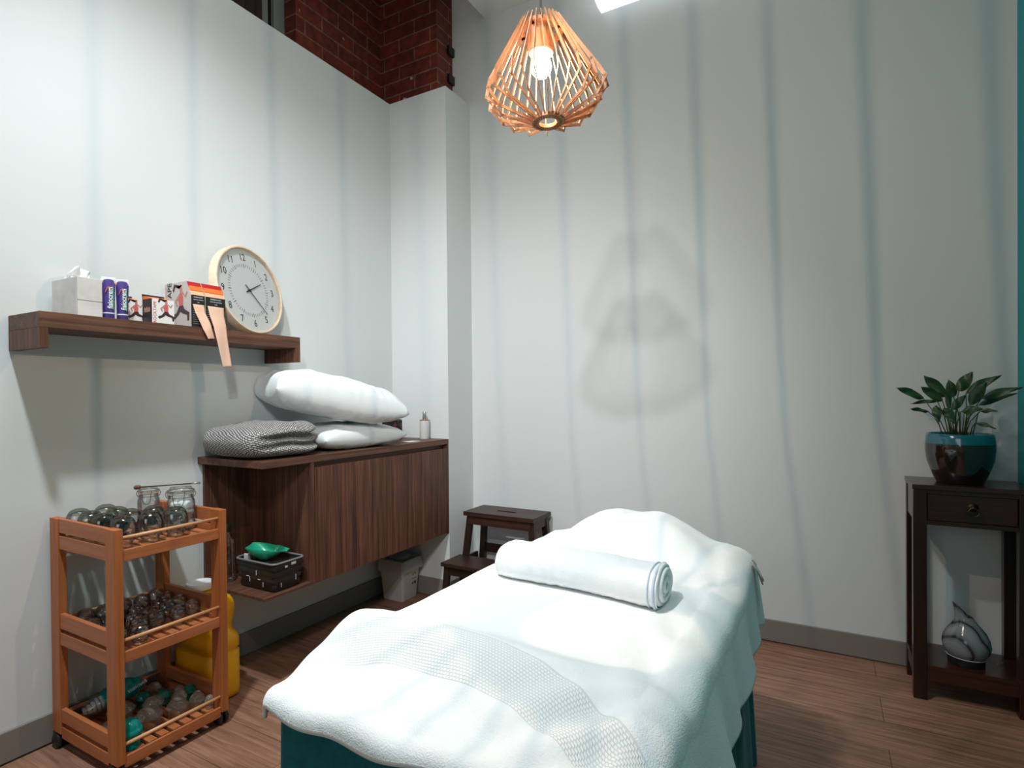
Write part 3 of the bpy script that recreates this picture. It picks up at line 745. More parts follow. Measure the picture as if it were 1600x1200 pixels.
for v in bm.verts: v.co += Vector((0,0,.008))*noise.noise(v.co*30)
mk('bunched_liner', bm, M['liner'], t, L, smooth=True)
bm = bmesh.new()
for (y, z, w_, h_) in ((-.012,.115,.010,.003),(.008,.113,.010,.004),(-.012,.085,.009,.009),(.006,.083,.014,.014),(-.01,.135,.004,.010),(.008,.138,.006,.008)):
    xx = c[0]+.0758+.014*(z-.006)/.21
    box(bm, xx, xx+.0012, c[1]+.02+y, c[1]+.02+y+w_, z, z+h_)
mk('printed_symbols', bm, M['ink'], t, L)

# ------------------------------------------------------------------ things on the cabinet
def knit_throw():
    t = thing('folded_throw', 'grey knitted throw folded into thick layers on the walnut cabinet top', 'blanket', (.22, 1.57, .904)); L = t.location
    X0, X1, Y0, Y1, Z0, Z1 = .035, .395, 1.375, 1.735, .9045, 1.050
    cx, cy, cz = (X0+X1)/2, (Y0+Y1)/2, (Z0+Z1)/2; hx, hy, hz = (X1-X0)/2, (Y1-Y0)/2, (Z1-Z0)/2
    bm = bmesh.new(); uvl = bm.loops.layers.uv.verify()
    nu, nv = 150, 64
    def P(u, v):
        th = 2*PI*u; ph = -PI/2+PI*v
        def se(w, e): return math.copysign(abs(w)**e, w)
        cph = max(0, math.cos(ph))
        x = se(math.cos(th), .45)*cph**.50; y = se(math.sin(th), .45)*cph**.50; z = se(math.sin(ph), .62)
        # grooves between layers on the +x face and wrapping to +y
        g = max(0, min(1, (x-.45)*2.2))*max(0, min(1, (y+.80)*2.0)); g = max(g, max(0, min(1, (y-.5)*2))*.9)
        wv = .06*math.sin(y*5+x*2)
        gr = 0
        for zc, wd, dp in ((.22, .20, .30), (-.28, .14, .22)):
            gr += dp*math.exp(-((z-zc-wv)/wd)**2)
        bul = .10*g*math.exp(-((z+.75)/.3)**2)*(1 if y > 0 else .4)
        s = 1-g*gr+bul
        px = cx+x*hx*s; py = cy+y*hy*(1-.4*g*gr)
        pz = cz+z*hz
        pz += (0 if z < 0 else 1)*(.012*noise.noise(Vector((x*2, y*2, 1.3)))-.014*(y*-1+.0)*0)
        if z > 0: pz -= .018*max(0, -y)*z + .010*max(0,x)*z*(1-max(0,y))
        px += .006*noise.noise(Vector((x*2.5, y*2.5, z*2)))
        # the left end bulges over the counter's end a little
        py += -.012*(1-abs(z))*(1 if y < -.6 else 0)
        return Vector((max(px, .012), py, max(pz, Z0)))
    V = [[bm.verts.new(P(i/nu, j/nv)) for j in range(nv+1)] for i in range(nu)]
    # arc-length uv
    for i in range(nu):
        for j in range(nv):
            q = (V[i][j], V[(i+1) % nu][j], V[(i+1) % nu][j+1], V[i][j+1])
            try: f = bm.faces.new(q)
            except ValueError: continue
            n = (q[1].co-q[3].co).cross(q[2].co-q[0].co)
            for lp in f.loops:
                co = lp.vert.co
                if abs(n.z) > max(abs(n.x), abs(n.y))*1.0: uvv = (co.x+co.y*.0, co.y)
                elif abs(n.y) > abs(n.x): uvv = (co.x, co.z+1.2)
                else: uvv = (co.y, co.z+.8)
                lp[uvl].uv = uvv
    bmesh.ops.remove_doubles(bm, verts=bm.verts, dist=.00005)
    o = mk('throw_layers', bm, M['knit'], t, L, smooth=True)
    return t
knit_throw()
def pillow(name, label, c, hx, hy, hz, rot, seed, flat=0, clampx=.012, floorz=None):
    t = thing(name, label, 'pillow', c)
    bm = bmesh.new(); N = 64
    R = rot
    def top(sg):
        def f(u, v):
            a = (u*2-1); b = (v*2-1)
            # pull corners out, edges in
            ex = 1-.10*(1-b*b)**1*abs(a)**3*.5; ey = 1-.10*(1-a*a)*abs(b)**3*.8
            x = a*hx*ex; y = b*hy*ey
            e = max(0, (1-abs(a)**3.2))*max(0, (1-abs(b)**3.2))
            th = e**.40
            w = 0
            for k in range(3):
                w += noise.noise(Vector((a*(2.2+k*1.7)+seed, b*(3+k*2.3), seed*1.7+sg)))*(.10/(k+1))
            # radiating creases close to the seam
            edge = max(abs(a), abs(b))
            cr = .09*math.sin((a*hx*1.0+b*.05)*95+seed+6*noise.noise(Vector((a*3,b*3,seed))))*max(0, (edge-.45))*(1 if abs(b) > abs(a)*.9 else .3)
            cr += .09*math.sin((b*hy)*110+seed*2+6*noise.noise(Vector((a*3,b*3,seed+4))))*max(0, (edge-.5))*(1 if abs(a) > abs(b)*.9 else .2)
            z = sg*hz*th*(1+w+cr)
            if sg < 0: z *= (1-flat)
            return Vector((x, y, z))
        return f
    sheet(bm, top(1), N, N); sheet(bm, top(-1), N, N)
    bmesh.ops.remove_doubles(bm, verts=bm.verts, dist=.0002)
    for v in bm.verts:
        v.co = R @ v.co
        w = v.co + Vector(c)
        if w.x < clampx: v.co.x = clampx-c[0]+.0004*math.sin(w.y*50)
        if floorz and w.z < floorz: v.co.z = floorz-c[2]
    o = mk('pillow_case', bm, M['pillow'], t, smooth=True)
    # seam
    return t
Rl = Matrix.Rotation(-.10, 3, 'Z') @ Matrix.Rotation(.03, 3, 'Y')
pillow('bed_pillow', 'lower white pillow lying flat on the walnut cabinet beneath the larger one', (.215, 2.005, .960), .185, .245, .062, Rl.copy(), 2.0, .1, floorz=.9045, )
Ru = Matrix.Rotation(-.33, 3, 'Z') @ Matrix.Rotation(-.19, 3, 'X') @ Matrix.Rotation(.05, 3, 'Y')
pillow('bed_pillow', 'large plump white pillow resting on the folded throw and lower pillow', (.225, 1.905, 1.133), .205, .320, .112, Ru.copy(), 5.3, .25)
# pump bottle, small black box, card
t = thing('pump_bottle', 'marbled white pump bottle with copper collar on the right end of the cabinet', 'bottle', (.266, 2.572, .904)); L = t.location
bm = bmesh.new(); lathe(bm, [(0,.0),(.0265,0),(.0275,.002),(.0275,.103),(0,.103)], tuple(L), 32); o = mk('bottle_body', bm, M['soap'], t, L); auto(o)
bm = bmesh.new(); lathe(bm, [(0,.1032),(.0285,.1032),(.0285,.109),(0,.109)], tuple(L), 32); o = mk('copper_lid', bm, M['copper'], t, L); auto(o)
bm = bmesh.new(); lathe(bm, [(0,.1092),(.0115,.1092),(.0115,.133),(.009,.134),(.009,.152),(.008,.154),(0,.154)], tuple(L), 24); box(bm, L[0]-.004, L[0]+.004, L[1]-.016, L[1]-.004, L[2]+.141, L[2]+.148, .001); o = mk('pump_head', bm, M['metal'], t, L); auto(o)
t = thing('small_black_box', 'small black rounded box with a red cross behind the white pillows', 'box', (.13, 2.455, .904)); L = t.location
mk('box_body', B(.06, .185, 2.44, 2.48, .9045, 1.018, .010, seg=3), M['black'], t, L)
bm = bmesh.new(); box(bm, .1855, .1862, 2.449, 2.471, .9845, .9875); box(bm, .1855, .1862, 2.4585, 2.4615, .975, .997); box(bm, .150, .178, 2.4385, 2.4395, .9845, .9875); box(bm, .1625, .1655, 2.4385, 2.4395, .972, 1.0)
mk('red_cross', bm, M['inkred'], t, L)
o = mk('paper_card', B(.30, .355, 2.33, 2.42, .9045, .9055), M['cardwhite']); tag(o, 'flat white paper card on the cabinet top beside the pillow corner', 'card')

# ------------------------------------------------------------------ shelf things
ZS = 1.4145
t = thing('tissue_box', 'square pale wood print tissue box at the left end of the wall shelf', 'tissue box', (.12, .95, ZS)); L = t.location
mk('carton', B(.030, .192, .898, .972, ZS, ZS+.124, .0012), M['tissuebox'], t, L)
bm = bmesh.new(); box(bm, .1922, .1926, .899, .971, ZS+.050, ZS+.0508); box(bm, .1922, .1926, .899, .8996, ZS+.001, ZS+.123)
mk('plank_lines', bm, M['cord_grey'], t, L)
bm = bmesh.new()
def tis(u, v):
    a = u*2-1
    w = .052*(1-.15*v); h_ = .038*v*(1+.25*math.sin(u*3+.6)+.2*noise.noise(Vector((u*4, v*2, 1))))
    return Vector((.110+.02*math.sin(v*2.5+u*2)*v+.012*math.sin(u*9)*v, .932+a*w*.62+.022*v*v, ZS+.1235+h_))
sheet(bm, tis, 24, 14)
def tis2(u, v):
    a = u*2-1
    return Vector((.125-.03*v+.010*math.sin(u*7+1)*v, .936+a*.030*(1-.4*v)+.02*v, ZS+.1235+.034*v*(1+.3*math.sin(u*5))))
sheet(bm, tis2, 24, 14)
mk('tissue', bm, M['tissue'], t, L, smooth=True)
def cream_tube(x, y, lab, rz):
    t = thing('cream_tube', lab, 'tube', (x, y, ZS), 'purple cream tubes on the wall shelf', rz)
    h = .134; bm = bmesh.new()
    def f(u, v):
        ang = 2*PI*u; rx = .0165; k = v
        ry = .0125*(1-k**1.8)+.0010; rx = .0155+.0035*k
        return Vector((rx*math.cos(ang), ry*math.sin(ang), .017+(h-.017)*v))
    sheet(bm, f, 28, 12); mk('tube_body', bm, M['purple'], t, smooth=True)
    bm = bmesh.new(); lathe(bm, [(0,0),(.0155,0),(.016,.002),(.0155,.0165),(0,.0165)], seg=24); o = mk('tube_cap', bm, M['purple'], t); auto(o)
    bm = bmesh.new(); lathe(bm, [(.0162,.0150),(.0168,.0150),(.0168,.0185),(.0162,.0185)], seg=24); mk('white_ring', bm, M['inkwhite'], t)
    bm = bmesh.new(); box(bm, -.0195, .0195, -.0016, .0016, h-.010, h+.003, .0006); mk('crimp', bm, M['capwhite'], t)
    bm = bmesh.new(); box(bm, -.0190, .0190, -.0019, .0019, h-.016, h-.0105); mk('gold_band', bm, M['peachstripe'], t)
    # lettering, both faces
    Mx = frame((.004, -.0128, .068), (0, .05, 1), (-1, 0, 0)); text_mesh('fisiocrem', .0195, Mx, M['inkwhite'], t, extrude=.0012, bold=.0003)
    bm = bmesh.new(); 
    tube(bm, [(-.010+.018*q/8, -.0118, .082+.022*math.sin(q/8*2.6)) for q in range(9)], .0012, 6)
    mk('orange_arc', bm, M['orange'], t, smooth=True)
    bm = bmesh.new(); box(bm, .010, .0128, -.0110, -.0085, .030, .105); mk('green_stripe', bm, M['inkgreen'], t)
    return t
cream_tube(.186, .9935, 'purple cream tube standing against the tissue box', 1.12)
cream_tube(.148, 1.0085, 'purple cream tube half hidden behind two others', 1.12)
cream_tube(.184, 1.036, 'purple cream tube nearest the tape boxes', 1.12)
def runner(bm_get, Mx, s):
    """little running figure print: list of polygons per colour, in local units of s"""
    def P(l): return [(a*s, b*s) for a, b in l]
    out = {}
    out['coral'] = [P([(-.10,.12),(.10,.14),(.12,.34),(.06,.52),(-.06,.52),(-.14,.34)])]
    out['skin'] = [P([(-.045,.53),(.05,.53),(.075,.60),(.06,.70),(-.01,.73),(-.06,.66)]),
                   P([(.06,.50),(.12,.47),(.24,.34),(.34,.52),(.30,.55),(.22,.42),(.10,.54)]),
                   P([(-.06,.50),(-.12,.46),(-.30,.28),(-.22,.12),(-.17,.14),(-.22,.27),(-.07,.40)])]
    out['darkprint'] = [P([(-.10,.12),(.10,.14),(.16,.02),(.42,-.10),(.40,-.34),(.32,-.34),(.30,-.16),(.06,-.10),(-.12,0)]),
                   P([(-.10,.10),(.02,.02),(-.12,-.14),(-.34,-.26),(-.42,-.20),(-.40,-.14),(-.24,-.08)]),
                   P([(-.07,.64),(-.02,.76),(.06,.75),(.03,.70),(-.06,.68),(-.28,.72),(-.36,.56),(-.42,.62),(-.34,.80),(-.10,.76)])]
    return out
def print_runner(t, Mx, s, L):
    nm = {'coral': ['printed_torso'], 'skin': ['printed_face', 'printed_arm', 'printed_arm'], 'darkprint': ['printed_leg', 'printed_leg', 'printed_hair']}
    for k, polys in runner(None, Mx, s).items():
        for i, p in enumerate(polys):
            bm = bmesh.new(); poly_face(bm, p, Mx, .0003+.0001*i); mk(nm[k][i], bm, M[k], t, L)
def small_box(x0, x1, y0, y1, h, lab):
    t = thing('tape_box', lab, 'box', ((x0+x1)/2, (y0+y1)/2, ZS), 'small tape boxes on the wall shelf'); L = t.location
    bm = bmesh.new(); box(bm, x0, x1, y0, y1, ZS, ZS+h)
    for f in bm.faces:
        f.material_index = 1 if f.calc_center_median().y < y0+.001 else (2 if f.calc_center_median().z > ZS+h-.001 else 0)
    mk('carton', bm, [M['cardwhite'], M['cardblack'], M['orange']], t, L)
    bm = bmesh.new(); hexa(bm, [(x0, y0, ZS+h), (x0+.002, y0, ZS+h), (x0+.002, y1, ZS+h), (x0, y1, ZS+h), (x0-.004, y0, ZS+h+.020), (x0-.002, y0, ZS+h+.020), (x0-.002, y1, ZS+h+.020), (x0-.004, y1, ZS+h+.020)])
    mk('flap', bm, M['cardblack'], t, L)
    bm = bmesh.new(); hexa(bm, [(x0, y0+.001, ZS+h), (x1, y0+.001, ZS+h), (x1, y1-.001, ZS+h), (x0, y1-.001, ZS+h), (x0, y0+.001, ZS+h+.012), (x0+.01, y0+.001, ZS+h+.012), (x0+.01, y1-.001, ZS+h+.012), (x0, y1-.001, ZS+h+.012)])
    mk('open_lid', bm, M['orange'], t, L)
    # emblem on the dark face
    Mx = frame(Vector(((x0+x1)/2, y0-.0004, ZS+h*.55))-L, (1,0,0), (0,0,1)); bm = bmesh.new()
    poly_face(bm, [(-.018,-.008),(.018,-.008),(.020,.004),(.012,.010),(.006,.004),(0,.012),(-.008,.004),(-.018,.010)], Mx, .0003)
    mk('emblem', bm, M['darkprint'] if False else M['skin'], t)
    Mx = frame(Vector((x1+.0002, y0+.010, ZS+h*.45))-L, (0,0,1), (0,-1,0)); text_mesh('ROCKTAPE', .0150, Mx, M['inkred'], t, extrude=.0002)
    Mx = frame(Vector((x1+.0004, (y0+y1)/2+.010, ZS+h*.40)), (0,1,0), (0,0,1)); print_runner(t, Mx, h*.80, L)
    return t
small_box(.085, .140, 1.066, 1.118, .080, 'small black and orange tape box set back behind its twin')
small_box(.143, .203, 1.122, 1.199, .085, 'small tape box with white runner side at the shelf edge')
def dispenser(y0, y1, lab, front_white, L_tape, x_back=.035):
    t = thing('tape_dispenser_box', lab, 'box', (.13, (y0+y1)/2, ZS), 'large tape dispenser boxes on the wall shelf'); L = t.location
    h = .172
    prof = [(x_back, 0), (.204, 0), (.204, .080), (.204, .118), (.190, .146), (.176, .172), (x_back, h)]
    mats = [1, 1, 4, 5, 3, 0, 0]
    bm = bmesh.new()
    A = [bm.verts.new((x, y0, ZS+z)) for x, z in prof]; Bv = [bm.verts.new((x, y1, ZS+z)) for x, z in prof]
    f = bm.faces.new(A); f.material_index = 2; f = bm.faces.new(Bv); f.material_index = 2
    n = len(prof)
    for k in range(n):
        f = bm.faces.new((A[k], A[(k+1) % n], Bv[(k+1) % n], Bv[k])); f.material_index = [1,1,1,4,3,2,2][k]
    mk('carton', bm, [M['cardwhite'], M['cardblack'], M['cardgrey'], M['red'], M['peachstripe'], M['orange']], t, L)
    bm = bmesh.new()   # orange band between red and peach
    hexa(bm, [(.1935, y0+.0006, ZS+.1395), (.1965, y0+.0006, ZS+.1375), (.1965, y1-.0006, ZS+.1375), (.1935, y1-.0006, ZS+.1395), (.1866, y0+.0006, ZS+.1535), (.1896, y0+.0006, ZS+.1545), (.1896, y1-.0006, ZS+.1545), (.1866, y1-.0006, ZS+.1535)])
    mk('orange_band', bm, M['orange'], t, L)
    # black label plate with tiny white text
    mk('label_plate', B(.2042, .2062, y0+.001, y1-.001, ZS+.083, ZS+.119, .0004), M['cardblack'], t, L)
    for q, (tx, sz) in enumerate((('KINESIOLOGY', .0070), ('TAPE FOR ATHLETES', .0052), ('5CM', .0050))):
        Mx = frame(Vector((.2064, (y0+y1)/2, ZS+.111-.0095*q))-L, (0,1,0), (0,0,1)); text_mesh(tx, sz*min(1, (y1-y0)/.065), Mx, M['inkwhite'], t, extrude=.0002)
    if front_white:
        Mx = frame(Vector((x_back+.032, y0-.0003, ZS+.085))-L, (0,0,1), (-1,0,0)); text_mesh('ROCKTAPE', .036, Mx, M['ink'], t, extrude=.0002, bold=.0006, sx=.98)
        bm = bmesh.new(); box(bm, x_back+.008, x_back+.0095, y0-.0006, y0, ZS+.02, ZS+.160); mk('red_line', bm, M['inkred'], t, L)
        Mx = frame(Vector((x_back+.105, y0-.0004, ZS+.066)), (1,0,0), (0,0,1)); print_runner(t, Mx, .125, L)
    bm = bmesh.new()
    for q in range(8): box(bm, .2042, .2046, y0+.006, y1-.008, ZS+.012+q*.008, ZS+.0128+q*.008)
    mk('fine_print', bm, M['cardgrey'], t, L)
    return t
dispenser(1.262, 1.314, 'large tape box with runner print and ROCKTAPE lettering on its side', True, 0)
dispenser(1.318, 1.398, 'wide red and black tape box nearest the clock', False, 0, .125)
def strip(lab, pts, w0, w1, wob, seed):
    bm = bmesh.new()
    def f(off):
        def g(u, v):
            n = len(pts)-1; q = min(u*n, n-1e-6); i = int(q); fr = q-i; fr2 = fr*fr*(3-2*fr)
            a, b = Vector(pts[i]), Vector(pts[i+1]); p = a.lerp(b, fr)
            w = w0+(w1-w0)*u
            if u > .97: p.z += .004*math.sin(v*25)
            return Vector((p.x+off+wob*math.sin(v*3+u*7+seed)*u, p.y+(v-.5)*w, p.z+.004*math.sin(v*2.0)*u))
        return g
    sheet(bm, f(0), 40, 8)
    o = mk('tape_strip', bm, M['tape'], smooth=True)
    md = o.modifiers.new('thickness', 'SOLIDIFY'); md.thickness = .0006
    return tag(o, lab, 'tape', 'peach tape ends hanging from the dispenser boxes')
strip('short peach tape end dangling from the runner print tape box', [(.2072,1.288,ZS+.084),(.211,1.292,ZS+.055),(.220,1.306,ZS+.015),(.223,1.314,ZS-.012),(.2235,1.328,ZS-.045)], .044, .030, .003, 1)
strip('long peach tape end hanging below the shelf edge', [(.2072,1.357,ZS+.084),(.211,1.359,ZS+.050),(.219,1.365,ZS+.010),(.2245,1.370,ZS-.04),(.227,1.380,ZS-.10),(.229,1.388,ZS-.150)], .066, .034, .0015, 4)

# ------------------------------------------------------------------ clock
CR = .192
tilt = math.radians(10); cyaw = math.radians(12)
cc = Vector((.084, 1.585, ZS+.0010+CR*math.cos(tilt)+.020*math.sin(tilt)))
# local: X -> +y(world), Y -> up tilted to the wall, Z -> out of the face
zx = Vector((math.cos(tilt)*math.cos(cyaw), math.cos(tilt)*math.sin(cyaw), math.sin(tilt))); xx = Vector((-math.sin(cyaw), math.cos(cyaw), 0)); yy = zx.cross(xx)
roll = math.radians(-4)
xx2 = xx*math.cos(roll)+yy*-math.sin(roll)*1; yy2 = xx*math.sin(roll)+yy*math.cos(roll)
xx2 = (xx*math.cos(roll)-yy*math.sin(roll))
MC = Matrix((xx2, yy2, zx)).transposed().to_4x4()
t = thing('wall_clock', 'round pale wood clock leaning on the wall at the right of the shelf', 'clock', cc); t.matrix_world = Matrix.Translation(cc) @ MC
t.rotation_mode = 'QUATERNION'; t.location = cc; t.rotation_quaternion = MC.to_quaternion()
def loc_mk(name, bm, m, parent, smooth=False): return mk(name, bm, m, parent, smooth=smooth)
bm = bmesh.new(); lathe(bm, [(0,-.020),(CR*.96,-.020),(CR,-.016),(CR,.018),(CR*.985,.022),(CR*.955,.022),(CR*.945,.018),(CR*.945,.006)], seg=96); o = mk('clock_rim', bm, M['clockwood'], t); auto(o)
bm = bmesh.new(); lathe(bm, [(0,.006),(CR*.944,.006),(CR*.944,.004)], seg=96); mk('clock_face', bm, M['clockface'], t)
for k in range(12):
    n_ = 12 if k == 0 else k; a_ = k*PI/6
    Mx = Matrix.Translation((CR*.755*math.sin(a_), CR*.755*math.cos(a_), .0066))
    text_mesh(str(n_), .043, Mx, M['ink'], t, 'numeral', extrude=.0003, sx=.86)
bm = bmesh.new()
for k in range(60):
    a_ = k*PI/30; r0, r1, w_ = (CR*.535, CR*.60, .0013) if k % 5 else (CR*.52, CR*.61, .0022)
    d_ = Vector((math.sin(a_), math.cos(a_), 0)); s_ = Vector((d_.y, -d_.x, 0))
    hexa(bm, [tuple(d_*r0+s_*w_/2+Vector((0,0,.0063))), tuple(d_*r0-s_*w_/2+Vector((0,0,.0063))), tuple(d_*r1-s_*w_/2+Vector((0,0,.0063))), tuple(d_*r1+s_*w_/2+Vector((0,0,.0063))),
              tuple(d_*r0+s_*w_/2+Vector((0,0,.0067))), tuple(d_*r0-s_*w_/2+Vector((0,0,.0067))), tuple(d_*r1-s_*w_/2+Vector((0,0,.0067))), tuple(d_*r1+s_*w_/2+Vector((0,0,.0067)))])
mk('minute_marks', bm, M['ink'], t)
def hand(name, ang, l0, l1, w_, z):
    d_ = Vector((math.sin(ang), math.cos(ang), 0)); bm = bmesh.new()
    a_, b_ = -d_*l0+Vector((0,0,z)), d_*l1+Vector((0,0,z)); bar(bm, a_, b_, w_, .0012, up=Vector((0,0,1)), w2=w_*.6)
    mk(name, bm, M['ink'], t)
hand('hour_hand', math.radians(66), .020, .085, .0055, .0095)
hand('minute_hand', math.radians(141), .030, .130, .0042, .0115)
bm = bmesh.new(); lathe(bm, [(0,.008),(.005,.008),(.005,.0135),(0,.0135)], seg=16); mk('hand_hub', bm, M['ink'], t)
MG = glass('clock_glass', (.97,.975,.97), (.8,.82,.82), .03)
bm = bmesh.new(); lathe(bm, [(0,.0185),(CR*.944,.0185)], seg=64); mk('clock_glass', bm, MG, t)

# ------------------------------------------------------------------ step stool
t = thing('step_stool', 'dark brown wooden two step stool in the corner by the back wall', 'stool', (.70, 2.66, 0)); L = t.location
bm = bmesh.new()
# top board with hand slot
for (a, b, c_, d) in ((.497,.655,2.615,2.828),(.775,.935,2.615,2.828),(.655,.775,2.615,2.705),(.655,.775,2.728,2.828)): box(bm, a, b, c_, d, .480, .502)
bmesh.ops.remove_doubles(bm, verts=bm.verts, dist=.0001)
mk('top_step', bm, M['dark_wood'], t, L)
mk('apron', B(.520, .912, 2.628, 2.643, .432, .4798), M['dark_wood'], t, L)
mk('apron', B(.520, .912, 2.800, 2.815, .432, .4798), M['dark_wood'], t, L)
mk('apron', B(.508, .522, 2.640, 2.802, .432, .4798), M['dark_wood'], t, L)
mk('apron', B(.910, .924, 2.640, 2.802, .432, .4798), M['dark_wood'], t, L)
def leg(x0, y0, z0, x1, y1, z1, w_=.034, d_=.024):
    bm = bmesh.new()
    hexa(bm, [(x0-w_/2, y0-d_/2, z0), (x0+w_/2, y0-d_/2, z0), (x0+w_/2, y0+d_/2, z0), (x0-w_/2, y0+d_/2, z0),
              (x1-w_/2, y1-d_/2, z1), (x1+w_/2, y1-d_/2, z1), (x1+w_/2, y1+d_/2, z1), (x1-w_/2, y1+d_/2, z1)])
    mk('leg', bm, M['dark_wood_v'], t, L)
leg(.478, 2.610, 0, .524, 2.648, .4798); leg(.952, 2.610, 0, .908, 2.648, .4798)
leg(.478, 2.826, 0, .524, 2.797, .4798); leg(.952, 2.826, 0, .908, 2.797, .4798)
mk('lower_step', B(.455, .975, 2.455, 2.640, .233, .252, .001), M['dark_wood'], t, L)
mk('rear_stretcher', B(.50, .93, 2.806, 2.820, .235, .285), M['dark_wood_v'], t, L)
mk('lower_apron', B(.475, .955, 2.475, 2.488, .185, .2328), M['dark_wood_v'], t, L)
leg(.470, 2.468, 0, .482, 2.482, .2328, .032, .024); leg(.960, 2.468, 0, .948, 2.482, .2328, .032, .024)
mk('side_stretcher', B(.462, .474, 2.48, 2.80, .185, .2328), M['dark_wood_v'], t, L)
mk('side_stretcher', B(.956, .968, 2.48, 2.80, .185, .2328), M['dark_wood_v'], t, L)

# ------------------------------------------------------------------ massage table and cloths
TXa, TXb, TYa, TYb, TZ = 1.392, 2.078, .672, 1.90, .632
TXc = TXb-.030
t = thing('massage_table', 'massage table fully draped in a teal fleece cover to the floor', 'massage table', (1.735, 1.28, 0)); L = t.location
mk('table_top', B(TXa+.012, TXc-.012, TYa+.012, TYb-.012, TZ-.115, TZ-.036, .02, seg=3), M['cardwhite'], t, L)
for (x, y) in ((TXa+.07, TYa+.10), (TXb-.07, TYa+.10), (TXa+.07, TYb-.12), (TXb-.07, TYb-.12)):
    mk('leg', B(x-.022, x+.022, y-.022, y+.022, 0, TZ-.115, .003), M['dark_wood_v'], t, L)
bm = bmesh.new()
def sm(a, b, x):
    q = max(0, min(1, (x-a)/(b-a))); return q*q*(3-2*q)
# skirt: rounded rectangle ring flaring slightly with folds, plus a flat deck
pr = rrect((TXc-TXa)/2, (TYb-TYa)/2, .03, 12)
dense = []
for i in range(len(pr)):
    a, b = Vector((*pr[i], 0)), Vector((*pr[(i+1) % len(pr)], 0)); n = max(1, int((b-a).length/.012))
    for k in range(n): dense.append(a.lerp(b, k/n))
n = len(dense); cxy = Vector(((TXa+TXc)/2, (TYa+TYb)/2, 0)); rings = []
per = 0; arc = []
for i in range(n): arc.append(per); per += (dense[(i+1) % n]-dense[i]).length
for j in range(31):
    v = j/30; z = TZ-.034-v*(TZ-.042); ring = []
    for i in range(n):
        p = dense[i]; nr_ = Vector((p.x/((TXb-TXa)/2)**8*abs(p.x)**7 if False else 0, 0, 0))
        tng = (dense[(i+1) % n]-dense[i-1]).normalized(); nrm = Vector((tng.y, -tng.x, 0))
        fold = (.010*math.sin(arc[i]*22+2*math.sin(arc[i]*5))+.006*math.sin(arc[i]*47+1))*min(1, v*1.6)
        q = p+nrm*(-.006+(.010+.022*max(0, nrm.x))*v+fold*.8*sm(.1, .6, v))
        ring.append(bm.verts.new((cxy.x+q.x, cxy.y+q.y, z)))
    rings.append(ring)
for A, Bq in zip(rings, rings[1:]):
    for k in range(n): bm.faces.new((A[k], A[(k+1) % n], Bq[(k+1) % n], Bq[k]))
bm.faces.new(rings[0])
mk('teal_cover', bm, M['teal_cloth'], t, L, smooth=True)
# pillow / head rest under the towel at the far end, bolster under the near end are shapes of the cloth over them
def sm(a, b, x):
    q = max(0, min(1, (x-a)/(b-a))); return q*q*(3-2*q)
def topz(x, y):
    z = TZ+.008
    # bolster bump across the near end
    bx = sm(1.38, 1.45, x)*.15+.85
    z += .058*bx*math.exp(-((y-.885)/.085)**2)*(1-.55*sm(1.62, 2.05, x))
    # slope to the near edge
    z -= .022*sm(.80, .66, y)
    # head pillow
    e = math.exp(-((x-1.715)/.195)**4)*math.exp(-((y-1.80)/.115)**4)
    e2 = math.exp(-((x-1.75)/.30)**4)*math.exp(-((y-1.82)/.13)**4)
    z += .078*e+.040*e2+.010*e*noise.noise(Vector((x*11, y*9, 8)))
    z += .0035*noise.noise(Vector((x*5, y*5, 0)))+.0022*noise.noise(Vector((x*13, y*13, 3)))
    # crease running along the right part
    z += .014*math.exp(-(((x-2.02)-.06*(y-1.2))/.016)**2)*sm(.95, 1.15, y)*sm(1.62, 1.40, y)
    # soft folds around the near right corner
    z += .005*math.sin((x*1.3+y*.55)*42+2*math.sin(y*5))*sm(1.88, 2.02, x)
    z += .006*math.sin((x*1.0-y*1.3)*48)*sm(1.72, 1.98, x)*sm(1.05, .75, y)
    z += .0045*math.sin((x*.8+y*1.6)*38)*sm(.86, .72, y)
    return z
def wv(x): return .893-.72*max(0, 1.66-x)**2*1.1 - .95*max(0, x-1.70)**2 - .35*max(0, x-1.70)**4
SX0, SX1, SY0, SY1 = TXa-.05, TXb+.185, TYa-.030, TYb+.10
def towel_pt(s, q):
    r = .024+.040*sm(TXb-.10, TXb, s)
    cx_ = min(max(s, TXa+.012), TXb-.066); cy_ = min(max(q, TYa+.012), TYb-.012)
    ox, oy = s-cx_, q-cy_; d = math.hypot(ox, oy)
    z = topz(cx_, cy_)
    if d < 1e-9: return Vector((s, q, z))
    nx, ny = ox/d, oy/d
    if d < r*PI/2: h_, v_ = r*math.sin(d/r), r*(1-math.cos(d/r))
    else:
        e = d-r*PI/2; per_ = s*nx*0+q*1.0 if abs(nx) > abs(ny) else s
        fl = .10+.045*math.sin(per_*17+1.5)+.03*math.sin(per_*41)
        if nx > .3: fl += .02+.12*sm(1.7, 1.25, cy_)+.05*math.sin(per_*9)+.05*math.sin(per_*29+2)
        h_ = r+e*max(.04, fl)*.9; v_ = r+e*.98
    p = Vector((cx_+nx*h_, cy_+ny*h_, z-v_))
    return p
def tf(u, v):
    s = SX0+(SX1-SX0)*u; q = SY0+(SY1-SY0)*v
    # wavy hem
    if v < .06: q += (.008*math.sin(s*11)+.002*math.sin(s*37+1))*(1-v/.06)
    if u > .9: s += (.014*math.sin(q*7+.5)+.003*math.sin(q*23))*(u-.9)/.1
    return towel_pt(s, q)
def tuv(u, v):
    s = SX0+(SX1-SX0)*u; q = SY0+(SY1-SY0)*v
    return (s, q-wv(s))
bm = bmesh.new(); sheet(bm, tf, 190, 260, tuv)
t = thing('bath_towel', 'large white terry towel with waffle band spread over the massage table', 'towel', (1.735, 1.28, TZ)); L = t.location
